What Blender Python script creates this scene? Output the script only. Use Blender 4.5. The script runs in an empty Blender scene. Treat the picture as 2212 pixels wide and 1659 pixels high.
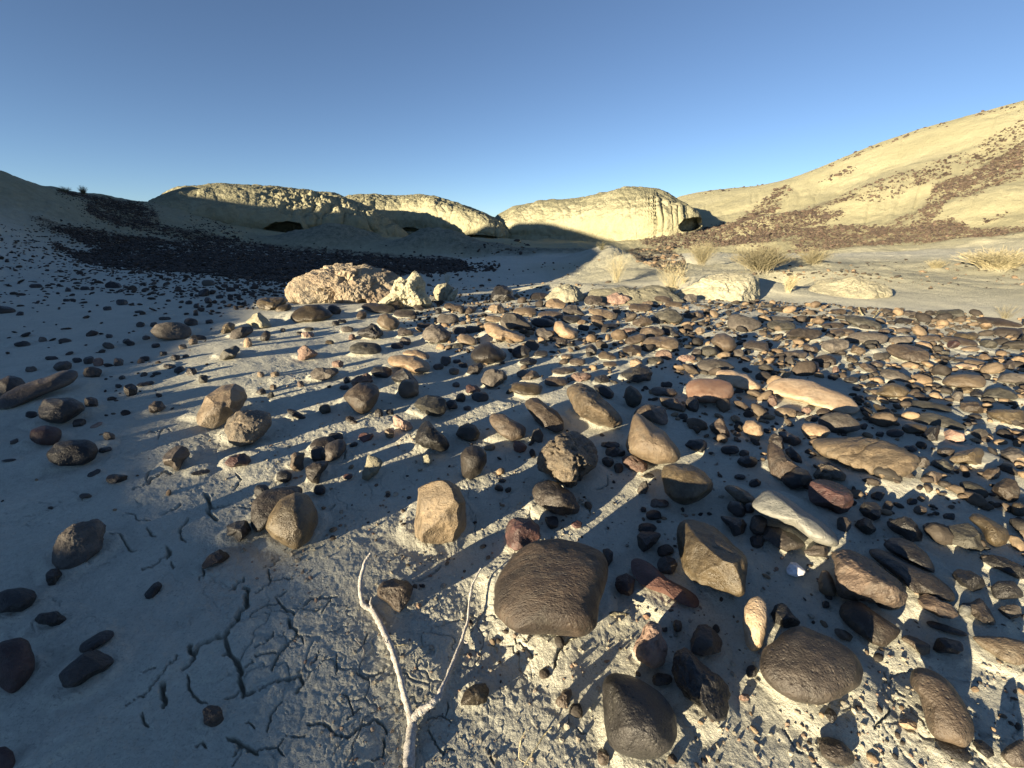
import bpy, math, random
import numpy as np
from mathutils import Vector
C = bpy.context.scene.collection
RND = random.Random(7)
RS = np.random.RandomState(11)

# ------------------------------------------------------------------ camera, sky, sun, exposure
PITCH = 20.0          # degrees below the horizontal
CAM_Z = 0.62
FPX = 15.0/36.0*2212.0
SUN_EL = math.radians(8.5)
ANTI_AZ = math.radians(47.0)     # shadows run this far to the right of straight ahead
cam = bpy.data.cameras.new("camera"); cam.lens = 15.0; cam.sensor_width = 36.0
cam.clip_start = 0.02; cam.clip_end = 3000.0
camo = bpy.data.objects.new("camera", cam); C.objects.link(camo)
camo.location = (0, 0, CAM_Z); camo.rotation_euler = (math.radians(90-PITCH), 0, 0)
bpy.context.scene.camera = camo

AX = np.array([math.sin(ANTI_AZ), math.cos(ANTI_AZ)])    # horizontal travel of the light
QX = np.array([-AX[1], AX[0]])
SUN_DIR = Vector((-AX[0]*math.cos(SUN_EL), -AX[1]*math.cos(SUN_EL), math.sin(SUN_EL)))
w = bpy.data.worlds.new("World"); bpy.context.scene.world = w; w.use_nodes = True
nt = w.node_tree; nt.nodes.clear()
sky = nt.nodes.new("ShaderNodeTexSky"); sky.sky_type = 'NISHITA'; sky.sun_disc = False
sky.sun_elevation = SUN_EL
sky.sun_rotation = math.atan2(SUN_DIR.x, SUN_DIR.y)
sky.altitude = 2300; sky.air_density = 0.80; sky.dust_density = 0.0; sky.ozone_density = 2.7
bg = nt.nodes.new("ShaderNodeBackground"); bg.inputs['Strength'].default_value = 0.053
wo = nt.nodes.new("ShaderNodeOutputWorld")
sat = nt.nodes.new('ShaderNodeHueSaturation'); sat.inputs['Saturation'].default_value = 0.92; sat.inputs['Value'].default_value = 1.0
nt.links.new(sky.outputs[0], sat.inputs['Color']); nt.links.new(sat.outputs[0], bg.inputs[0]); nt.links.new(bg.outputs[0], wo.inputs[0])
sl = bpy.data.lights.new("sun", 'SUN'); sl.energy = 5.0; sl.angle = math.radians(0.5); sl.color = (1.0, 0.83, 0.56)
so = bpy.data.objects.new("sun", sl); C.objects.link(so); so.location = (-3, -3, 5)
so.rotation_euler = SUN_DIR.to_track_quat('Z', 'Y').to_euler()
vs = bpy.context.scene.view_settings
vs.view_transform = 'Standard'; vs.look = 'None'; vs.gamma = 1.0; vs.use_curve_mapping = False
vs.exposure = 1.68

# ------------------------------------------------------------------ helpers: pixels to rays, noise, meshes
cp, sp = math.cos(math.radians(PITCH)), math.sin(math.radians(PITCH))
def ray(x, y):
    """direction through a point of the 2212 x 1659 view of the photograph"""
    u = (np.asarray(x, float)-1106.0)/FPX; v = (829.5-np.asarray(y, float))/FPX
    d = np.stack([u, cp+v*sp, v*cp-sp], -1)
    return d/np.linalg.norm(d, axis=-1, keepdims=True)
def at_r(x, y, r):
    """point on that ray at horizontal distance r"""
    d = ray(x, y); h = np.hypot(d[..., 0], d[..., 1])
    return np.array([0, 0, CAM_Z]) + d*(np.asarray(r)/h)[..., None]

def _h(ix, iy, iz, s):
    with np.errstate(over='ignore'):
        n = (ix.astype(np.int64)*374761393 + iy.astype(np.int64)*668265263 + iz.astype(np.int64)*2147483647 + s*144665) & 0xffffffff
        n = ((n ^ (n >> 13))*1274126177) & 0xffffffff
        n = (n ^ (n >> 16)) & 0xffffffff
        n = (n*2246822519) & 0xffffffff
        n = n ^ (n >> 15)
    return (n & 0xffffff)/float(0xffffff)
def vnoise(P, s=0):
    """value noise in -1..1 at an (n,3) array"""
    I = np.floor(P); F = P-I; F = F*F*F*(F*(F*6-15)+10); I = I.astype(np.int64)
    out = 0
    for dx in (0, 1):
        wx = F[:, 0] if dx else 1-F[:, 0]
        for dy in (0, 1):
            wy = F[:, 1] if dy else 1-F[:, 1]
            for dz in (0, 1):
                wz = F[:, 2] if dz else 1-F[:, 2]
                out = out + wx*wy*wz*_h(I[:, 0]+dx, I[:, 1]+dy, I[:, 2]+dz, s)
    return out*2-1
def fbm(P, s=0, octv=4, gain=0.5):
    a, t, o = 1.0, 0, 0
    for k in range(octv):
        o = o + a*vnoise(P*(2.03**k)+17.3*k, s+k); t += a; a *= gain
    return o/t
def vn2(x, y, sc, s=0, octv=4, gain=0.5):
    return fbm(np.stack([x*sc, y*sc, np.zeros_like(x)+0.5], -1), s, octv, gain)
def sm(a, b, x):
    t = np.clip((x-a)/(b-a), 0, 1); return t*t*(3-2*t)
def worley(x, y, s=0):
    """F1, F2 distances and the cell's random value"""
    ix, iy = np.floor(x).astype(np.int64), np.floor(y).astype(np.int64); z0 = np.zeros_like(ix)
    f1 = np.full(x.shape, 9.0); f2 = f1.copy(); cid = np.zeros_like(f1)
    for dx in (-1, 0, 1):
        for dy in (-1, 0, 1):
            cx, cy = ix+dx, iy+dy
            px = cx+_h(cx, cy, z0, s); py = cy+_h(cx, cy, z0+7, s+5)
            d = np.hypot(px-x, py-y)
            nf2 = np.minimum(np.maximum(d, f1), f2)
            cid = np.where(d < f1, _h(cx, cy, z0+3, s+9), cid)
            f1 = np.minimum(f1, d); f2 = nf2
    return f1, f2, cid

def mesh_np(name, V, Fc, mat, smooth=True, parent=None):
    """V (n,3); Fc (m,3) or (m,4)"""
    me = bpy.data.meshes.new(name)
    V = np.ascontiguousarray(V, np.float32); Fc = np.ascontiguousarray(Fc, np.int32); k = Fc.shape[1]
    me.vertices.add(len(V)); me.vertices.foreach_set('co', V.ravel())
    me.loops.add(Fc.size); me.loops.foreach_set('vertex_index', Fc.ravel())
    me.polygons.add(len(Fc)); me.polygons.foreach_set('loop_start', np.arange(0, Fc.size, k, dtype=np.int32))
    try: me.polygons.foreach_set('loop_total', np.full(len(Fc), k, np.int32))
    except Exception: pass
    me.update(calc_edges=True)
    me.polygons.foreach_set('use_smooth', np.full(len(Fc), smooth, bool))
    for m in (mat if isinstance(mat, (list, tuple)) else [mat]): me.materials.append(m)
    o = bpy.data.objects.new(name, me); C.objects.link(o)
    if parent: o.parent = parent
    return o
def tag(o, label=None, cat=None, group=None, kind=None):
    if label: o['label'] = label
    if cat: o['category'] = cat
    if group: o['group'] = group
    if kind: o['kind'] = kind
    return o
def grid_faces(nu, nv, wrap=False):
    a = np.arange(nu*nv).reshape(nu, nv)
    if wrap: a = np.vstack([a, a[:1]])
    return np.stack([a[:-1, :-1], a[1:, :-1], a[1:, 1:], a[:-1, 1:]], -1).reshape(-1, 4)
_ico = {}
def ico(n):
    if n in _ico: return _ico[n]
    t = (1+5**.5)/2
    V = [(-1,t,0),(1,t,0),(-1,-t,0),(1,-t,0),(0,-1,t),(0,1,t),(0,-1,-t),(0,1,-t),(t,0,-1),(t,0,1),(-t,0,-1),(-t,0,1)]
    V = np.array(V, float); V /= np.linalg.norm(V, axis=1, keepdims=True)
    F = np.array([(0,11,5),(0,5,1),(0,1,7),(0,7,10),(0,10,11),(1,5,9),(5,11,4),(11,10,2),(10,7,6),(7,1,8),
                  (3,9,4),(3,4,2),(3,2,6),(3,6,8),(3,8,9),(4,9,5),(2,4,11),(6,2,10),(8,6,7),(9,8,1)])
    for _ in range(n):
        E = np.sort(np.concatenate([F[:, [0, 1]], F[:, [1, 2]], F[:, [2, 0]]]), axis=1)
        U, inv = np.unique(E, axis=0, return_inverse=True); inv = inv.ravel()
        M = V[U].mean(1); M /= np.linalg.norm(M, axis=1, keepdims=True)
        k = len(F); a, b, c = inv[:k]+len(V), inv[k:2*k]+len(V), inv[2*k:]+len(V)
        F = np.concatenate([np.stack([F[:, 0], a, c], 1), np.stack([F[:, 1], b, a], 1), np.stack([F[:, 2], c, b], 1), np.stack([a, b, c], 1)])
        V = np.concatenate([V, M])
    _ico[n] = (V, F); return V, F

# ------------------------------------------------------------------ materials
def nmat(name):
    m = bpy.data.materials.new(name); m.use_nodes = True; t = m.node_tree; t.nodes.clear()
    o = t.nodes.new('ShaderNodeOutputMaterial'); b = t.nodes.new('ShaderNodeBsdfPrincipled')
    t.links.new(b.outputs[0], o.inputs[0]); return m, t, b
def N(t, ty, **kw):
    n = t.nodes.new(ty)
    for k, v in kw.items():
        if k.startswith('i_'): n.inputs[int(k[2:])].default_value = v
        else: setattr(n, k, v)
    return n
def noise(t, co, scale, detail=4, rough=0.55, dist=0.0):
    n = t.nodes.new('ShaderNodeTexNoise'); n.inputs['Scale'].default_value = scale
    n.inputs['Detail'].default_value = detail; n.inputs['Roughness'].default_value = rough; n.inputs['Distortion'].default_value = dist
    if co is not None: t.links.new(co, n.inputs['Vector'])
    return n.outputs['Fac']
def ramp(t, fac, stops):
    r = t.nodes.new('ShaderNodeValToRGB'); e = r.color_ramp.elements
    while len(e) < len(stops): e.new(0.5)
    for k, (p, c) in enumerate(stops):
        e[k].position = p; e[k].color = (c[0], c[1], c[2], 1) if not isinstance(c, (int, float)) else (c, c, c, 1)
    t.links.new(fac, r.inputs[0]); return r.outputs[0]
def mix(t, fac, a, b, mode='MIX'):
    m = t.nodes.new('ShaderNodeMix'); m.data_type = 'RGBA'; m.blend_type = mode
    for s, v in ((m.inputs[0], fac), (m.inputs[6], a), (m.inputs[7], b)):
        if isinstance(v, (int, float)): s.default_value = v
        elif isinstance(v, (tuple, list)): s.default_value = (v[0], v[1], v[2], 1)
        else: t.links.new(v, s)
    return m.outputs[2]
def math_(t, op, a, b=0.0):
    m = t.nodes.new('ShaderNodeMath'); m.operation = op
    for s, v in ((m.inputs[0], a), (m.inputs[1], b)):
        if isinstance(v, (int, float)): s.default_value = v
        else: t.links.new(v, s)
    return m.outputs[0]
def bump(t, b, hgt, dist, strength=1.0, prev=None):
    n = t.nodes.new('ShaderNodeBump'); n.inputs['Distance'].default_value = dist; n.inputs['Strength'].default_value = strength
    t.links.new(hgt, n.inputs['Height'])
    if prev is not None: t.links.new(prev, n.inputs['Normal'])
    t.links.new(n.outputs[0], b.inputs['Normal']); return n.outputs[0]

def mat_ground():
    m, t, b = nmat('pale_clay'); g = N(t, 'ShaderNodeNewGeometry'); co = g.outputs['Position']
    at = N(t, 'ShaderNodeAttribute', attribute_name='soil'); sp_ = N(t, 'ShaderNodeSeparateColor'); t.links.new(at.outputs['Color'], sp_.inputs[0])
    hill, crumb, stony = sp_.outputs[0], sp_.outputs[1], sp_.outputs[2]
    big = noise(t, co, 0.9, 3); med = noise(t, co, 9, 5, 0.6); fine = noise(t, co, 70, 4, 0.7); gr = noise(t, co, 260, 3, 0.8)
    c1 = ramp(t, big, [(0.3, (0.56, 0.55, 0.455)), (0.7, (0.64, 0.625, 0.525))])
    c2 = mix(t, ramp(t, med, [(0.35, 0.0), (0.75, 0.55)]), c1, (0.47, 0.475, 0.40))
    c3 = mix(t, ramp(t, fine, [(0.3, 0.35), (0.6, 0.0)]), c2, (0.37, 0.37, 0.31))
    c4 = mix(t, ramp(t, gr, [(0.28, 0.7), (0.46, 0.0)]), c3, (0.22, 0.22, 0.19))
    hm = noise(t, co, 1.3, 6, 0.65); hb = noise(t, co, 0.25, 3)
    h1 = ramp(t, hb, [(0.35, (0.34, 0.32, 0.195)), (0.65, (0.43, 0.405, 0.26))])
    h2 = mix(t, ramp(t, hm, [(0.35, 0.5), (0.6, 0.0)]), h1, (0.33, 0.31, 0.19))
    sx = N(t, 'ShaderNodeSeparateXYZ'); t.links.new(g.outputs['Normal'], sx.inputs[0])
    c5 = mix(t, hill, c4, h2)
    m8 = noise(t, co, 6, 6, 0.8)
    c6 = mix(t, crumb, c5, ramp(t, m8, [(0.38, (0.13, 0.135, 0.10)), (0.62, (0.30, 0.295, 0.225))]))
    s8 = noise(t, co, 5, 5, 0.7)
    c7 = mix(t, math_(t, 'MULTIPLY', stony, ramp(t, s8, [(0.42, 1.0), (0.60, 0.15)])), c6, (0.085, 0.062, 0.05))
    t.links.new(c7, b.inputs['Base Color']); b.inputs['Roughness'].default_value = 0.95
    b.inputs['Specular IOR Level'].default_value = 0.2
    far = math_(t, 'MAXIMUM', hill, crumb)
    n0 = N(t, 'ShaderNodeBump'); n0.inputs['Distance'].default_value = 0.09; t.links.new(hm, n0.inputs['Height']); t.links.new(far, n0.inputs['Strength'])
    n01 = N(t, 'ShaderNodeBump'); n01.inputs['Distance'].default_value = 0.045; t.links.new(m8, n01.inputs['Height']); t.links.new(far, n01.inputs['Strength']); t.links.new(n0.outputs[0], n01.inputs['Normal'])
    n1 = bump(t, b, noise(t, co, 42, 7, 0.72), 0.009, 1.0, n01.outputs[0])
    bump(t, b, noise(t, co, 300, 3, 0.7), 0.0018, 0.8, n1)
    return m
def mat_hill(name, ca, cb, cc, s=1.0, grain=1.0):
    m, t, b = nmat(name); g = N(t, 'ShaderNodeNewGeometry'); co = g.outputs['Position']
    big = noise(t, co, 0.5*s, 4); med = noise(t, co, 3.5*s, 6, 0.65); fi = noise(t, co, 16*s, 4, 0.7)
    c1 = ramp(t, big, [(0.35, ca), (0.65, cb)])
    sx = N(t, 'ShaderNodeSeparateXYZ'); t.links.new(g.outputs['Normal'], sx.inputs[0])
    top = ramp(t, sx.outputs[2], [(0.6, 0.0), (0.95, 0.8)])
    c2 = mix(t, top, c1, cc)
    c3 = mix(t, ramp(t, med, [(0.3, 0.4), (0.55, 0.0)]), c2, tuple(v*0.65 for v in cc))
    t.links.new(c3, b.inputs['Base Color']); b.inputs['Roughness'].default_value = 0.95; b.inputs['Specular IOR Level'].default_value = 0.15
    n1 = bump(t, b, med, 0.10*grain, 0.9); bump(t, b, fi, 0.035*grain, 0.9, n1)
    return m
def mat_rock(name, ca, cb, spots=None, rough=0.6, sc=14.0, bmp=0.004, fine=0.0012, stretch=None, dust=0.25, pits=0.0):
    """two-tone stone; sc is the pattern scale per metre; some clay dust"""
    m, t, b = nmat(name)
    tc = N(t, 'ShaderNodeTexCoord').outputs['Object']; oi = N(t, 'ShaderNodeObjectInfo')
    ad = N(t, 'ShaderNodeVectorMath', operation='ADD'); t.links.new(tc, ad.inputs[0])
    mu = N(t, 'ShaderNodeVectorMath', operation='SCALE'); mu.inputs[0].default_value = (31, 17, 23)
    t.links.new(oi.outputs['Random'], mu.inputs['Scale']); t.links.new(mu.outputs[0], ad.inputs[1]); co = ad.outputs[0]
    if stretch:
        mp = N(t, 'ShaderNodeMapping'); mp.inputs['Scale'].default_value = stretch; mp.inputs['Rotation'].default_value = (0.5, 0.4, 0.6)
        t.links.new(co, mp.inputs[0]); co = mp.outputs[0]
    n1 = noise(t, co, sc, 5, 0.6, 0.4); n2 = noise(t, co, sc*5, 5, 0.65); n3 = noise(t, co, sc*22, 3, 0.7)
    c = ramp(t, n1, [(0.36, ca), (0.64, cb)])
    hsv = N(t, 'ShaderNodeHueSaturation'); t.links.new(c, hsv.inputs['Color'])
    t.links.new(math_(t, 'ADD', math_(t, 'MULTIPLY', oi.outputs['Random'], 0.7), 0.42), hsv.inputs['Value'])
    hsv.inputs['Saturation'].default_value = 0.92; c = hsv.outputs[0]
    c = mix(t, ramp(t, n2, [(0.35, 0.55), (0.55, 0.0)]), c, tuple(v*0.45 for v in ca))
    if spots: c = mix(t, ramp(t, n3, [(0.56, 0.0), (0.68, 0.8)]), c, spots)
    if dust:
        dn = noise(t, co, sc*2.2, 5, 0.7)
        c = mix(t, ramp(t, dn, [(0.52, 0.0), (0.78, dust)]), c, (0.36, 0.35, 0.29))
    ge = N(t, 'ShaderNodeSeparateXYZ'); t.links.new(N(t, 'ShaderNodeTexCoord').outputs['Generated'], ge.inputs[0])
    silt = math_(t, 'ADD', math_(t, 'MULTIPLY', n2, 0.35), ge.outputs[2])      # clay splashed up round the foot
    c = mix(t, ramp(t, silt, [(0.20, 0.6), (0.32, 0.0)]), c, (0.36, 0.35, 0.29))
    t.links.new(c, b.inputs['Base Color'])
    t.links.new(ramp(t, n2, [(0.3, rough-0.20), (0.7, min(1, rough+0.10))]), b.inputs['Roughness'])
    b.inputs['Specular IOR Level'].default_value = 0.5
    p = bump(t, b, n1, bmp*2, 0.6); p = bump(t, b, n2, bmp, 0.8, p); p = bump(t, b, n3, fine*1.5, 1.0, p)
    sv = N(t, 'ShaderNodeTexVoronoi'); sv.inputs['Scale'].default_value = sc*9; t.links.new(co, sv.inputs['Vector'])
    p = bump(t, b, ramp(t, sv.outputs['Distance'], [(0.05, 0.0), (0.28, 1.0)]), fine*1.2, 0.7, p)
    if pits:
        vo = N(t, 'ShaderNodeTexVoronoi'); vo.inputs['Scale'].default_value = sc*4; t.links.new(co, vo.inputs['Vector'])
        bump(t, b, ramp(t, vo.outputs['Distance'], [(0.0, 0.0), (0.35, 1.0)]), pits, 0.9, p)
    return m
def mat_scree(name, cols, dust=0.2, rough=0.75, sc=30):
    m, t, b = nmat(name); g = N(t, 'ShaderNodeNewGeometry')
    n = len(cols)
    c = ramp(t, g.outputs['Random Per Island'], [(k/n, cols[k]) for k in range(n)])
    t.nodes[-1].color_ramp.interpolation = 'CONSTANT' if False else 'LINEAR'
    n2 = noise(t, g.outputs['Position'], sc, 4, 0.7)
    c = mix(t, ramp(t, n2, [(0.3, 0.6), (0.5, 0.0), (0.7, 0.0)]), c, (0.02, 0.018, 0.016))
    c = mix(t, ramp(t, n2, [(0.58, 0.0), (0.75, dust)]), c, (0.34, 0.32, 0.26))
    t.links.new(c, b.inputs['Base Color']); b.inputs['Roughness'].default_value = rough; b.inputs['Specular IOR Level'].default_value = 0.35
    bump(t, b, n2, 0.01*30/sc, 0.7)
    return m
M = {}
M['ground'] = mat_ground()
M['hill'] = mat_hill('badland_clay', (0.31, 0.295, 0.195), (0.375, 0.355, 0.245), (0.215, 0.21, 0.14))
M['bas'] = mat_rock('black_basalt', (0.018, 0.017, 0.017), (0.046, 0.042, 0.039), rough=0.5, dust=0.10)
M['dkb'] = mat_rock('dark_brown_stone', (0.040, 0.034, 0.029), (0.085, 0.068, 0.054), rough=0.5, dust=0.10)
M['brn'] = mat_rock('brown_stone', (0.060, 0.045, 0.033), (0.125, 0.092, 0.063), rough=0.55, dust=0.2)
M['tan'] = mat_rock('tan_stone', (0.15, 0.11, 0.07), (0.25, 0.185, 0.115), rough=0.55, dust=0.25)
M['org'] = mat_rock('ochre_stone', (0.26, 0.175, 0.10), (0.38, 0.27, 0.165), rough=0.6, dust=0.3)
M['red'] = mat_rock('red_stone', (0.13, 0.062, 0.048), (0.24, 0.115, 0.085), rough=0.6, dust=0.15)
M['sal'] = mat_rock('salmon_stone', (0.30, 0.17, 0.11), (0.42, 0.26, 0.175), rough=0.5, dust=0.2, bmp=0.0015)
M['mar'] = mat_rock('maroon_stone', (0.055, 0.03, 0.028), (0.14, 0.065, 0.055), rough=0.55, dust=0.1)
M['pnk'] = mat_rock('pinkish_pitted_stone', (0.22, 0.13, 0.10), (0.40, 0.27, 0.20), rough=0.85, dust=0.45, bmp=0.007, pits=0.006)
M['gry'] = mat_rock('grey_stone', (0.075, 0.065, 0.055), (0.165, 0.14, 0.115), rough=0.75, dust=0.25, spots=(0.04, 0.035, 0.03))
M['grn'] = mat_rock('olive_grey_stone', (0.036, 0.035, 0.030), (0.10, 0.092, 0.068), rough=0.65, dust=0.22)
M['olv'] = mat_rock('olive_brown_stone', (0.055, 0.042, 0.025), (0.145, 0.108, 0.058), rough=0.45, dust=0.14, bmp=0.0025)
M['lgt'] = mat_rock('cream_stone', (0.46, 0.32, 0.195), (0.62, 0.47, 0.31), rough=0.6, dust=0.2, bmp=0.002)
M['slt'] = mat_rock('pale_grey_slab', (0.24, 0.245, 0.22), (0.35, 0.345, 0.305), rough=0.6, dust=0.2, bmp=0.002)
M['wht'] = mat_rock('white_quartz', (0.80, 0.80, 0.84), (0.95, 0.95, 0.97), rough=0.45, dust=0.0, bmp=0.001)
M['cly'] = mat_rock('yellow_clay_lump', (0.42, 0.39, 0.26), (0.54, 0.50, 0.35), rough=0.95, dust=0.3, bmp=0.008, fine=0.003)
M['cgl'] = mat_rock('speckled_conglomerate', (0.07, 0.058, 0.045), (0.26, 0.20, 0.13), rough=0.6, dust=0.3, sc=30, bmp=0.006, spots=(0.38, 0.34, 0.27))
M['gvd'] = mat_rock('grooved_brown_stone', (0.055, 0.042, 0.034), (0.145, 0.10, 0.068), rough=0.6, dust=0.15, stretch=(0.75, 1.7, 0.75), bmp=0.0035)
M['gvt'] = mat_rock('grooved_tan_stone', (0.13, 0.10, 0.065), (0.30, 0.22, 0.13), rough=0.6, dust=0.2, stretch=(0.8, 1.6, 0.8), bmp=0.006)
M['bdd'] = mat_rock('pitted_cream_boulder', (0.35, 0.265, 0.18), (0.48, 0.40, 0.265), rough=0.9, dust=0.6, sc=3.0, bmp=0.012, fine=0.005, pits=0.008)
M['bnk'] = mat_rock('bank_clay', (0.35, 0.33, 0.225), (0.44, 0.41, 0.285), rough=0.95, dust=0.3, sc=7.0, bmp=0.010, fine=0.004)
M['wood'] = mat_rock('bleached_wood', (0.66, 0.62, 0.55), (0.85, 0.80, 0.72), rough=0.85, dust=0.0, sc=60, bmp=0.002, stretch=(1, 1, 0.2))
M['twig'] = mat_rock('dry_twig', (0.46, 0.40, 0.22), (0.64, 0.57, 0.36), rough=0.9, dust=0.0, sc=20, bmp=0.0)
M['sage'] = mat_rock('grey_green_twig', (0.16, 0.15, 0.07), (0.27, 0.25, 0.13), rough=0.9, dust=0.0, sc=20, bmp=0.0)
M['scree'] = mat_scree('dark_scree', [(0.028, 0.025, 0.023), (0.042, 0.035, 0.030), (0.070, 0.054, 0.043), (0.026, 0.024, 0.023), (0.10, 0.078, 0.062), (0.046, 0.037, 0.032)])
M['screeb'] = mat_scree('brown_scree', [(0.05, 0.037, 0.031), (0.09, 0.064, 0.05), (0.13, 0.092, 0.068), (0.04, 0.031, 0.028), (0.12, 0.09, 0.065), (0.07, 0.052, 0.042)], sc=12)
M['pebble'] = mat_scree('mixed_pebbles', [(0.022, 0.020, 0.019), (0.045, 0.037, 0.031), (0.075, 0.058, 0.044), (0.03, 0.029, 0.026), (0.06, 0.05, 0.04), (0.21, 0.15, 0.095), (0.030, 0.027, 0.025), (0.13, 0.10, 0.07), (0.26, 0.19, 0.12)], sc=45)
M['crumb'] = mat_scree('clay_crumbs', [(0.30, 0.27, 0.21), (0.38, 0.36, 0.29), (0.25, 0.16, 0.11), (0.33, 0.31, 0.25)], sc=60, dust=0.5, rough=0.95)
DEBUG = False

# ------------------------------------------------------------------ outlines of the stones, followed in the photograph
OFF = {0: (0, 0, 1.0), 1: (0, 594, .25), 2: (553, 594, .25), 3: (1106, 594, .25), 4: (1659, 594, .25), 5: (0, 918, .25), 6: (553, 918, .25), 7: (1106, 918, .25), 8: (1659, 918, .25),
       9: (0, 1244.2, .25), 10: (553, 1244.2, .25), 11: (1106, 1244.2, .25), 12: (1659, 1244.2, .25)}
class St: pass
STONES = []
def parse(line):
    """crop | material | style | outline or ellipse | label or = nickname"""
    f = [s.strip() for s in line.split('|')]
    if len(f) < 4: return
    s = St(); c = int(f[0]); ox, oy, k = OFF[c]; s.mat = f[1]; s.style = f[2]; s.rest = f[4] if len(f) > 4 else ''
    n = f[3].replace('  ', ' ').split(' ')
    if len(n) == 1:
        v = [float(a) for a in n[0].split(',')]; cx, cy, w_, h_ = v[:4]; an = math.radians(v[4]) if len(v) > 4 else 0
        ph = np.linspace(0, 2*np.pi, 17)[:-1]; r = RND; e = 0.82
        ex = np.sign(np.cos(ph))*np.abs(np.cos(ph))**e*w_/2*(1+0.09*RS.uniform(-1, 1, 16)); ey = np.sign(np.sin(ph))*np.abs(np.sin(ph))**e*h_/2*(1+0.09*RS.uniform(-1, 1, 16))
        X = cx+ex*math.cos(an)+ey*math.sin(an); Y = cy-ex*math.sin(an)+ey*math.cos(an)
        P = np.stack([X, Y], 1)
        if s.style[0] == 's' and w_*k < 45 and not s.rest and RND.random() < 0.5: s.style = 'f'+s.style[1:]
    else: P = np.array([[float(a) for a in q.split(',')] for q in n])
    P = P*k+np.array([ox, oy]); s.P = P
    s.c = (P.min(0)+P.max(0))/2; s.w, s.h = P.max(0)-P.min(0); s.area = s.w*s.h
    e = P-s.c; cv = np.cov(e.T); ev, evec = np.linalg.eigh(cv); s.asp = math.sqrt(max(ev[1], 1e-6)/max(ev[0], 1e-6)); a = evec[:, 1]
    s.tilt = math.degrees(math.atan2(-a[1], a[0])); s.tilt = (s.tilt+90) % 180-90
    STONES.append(s); return s

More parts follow.
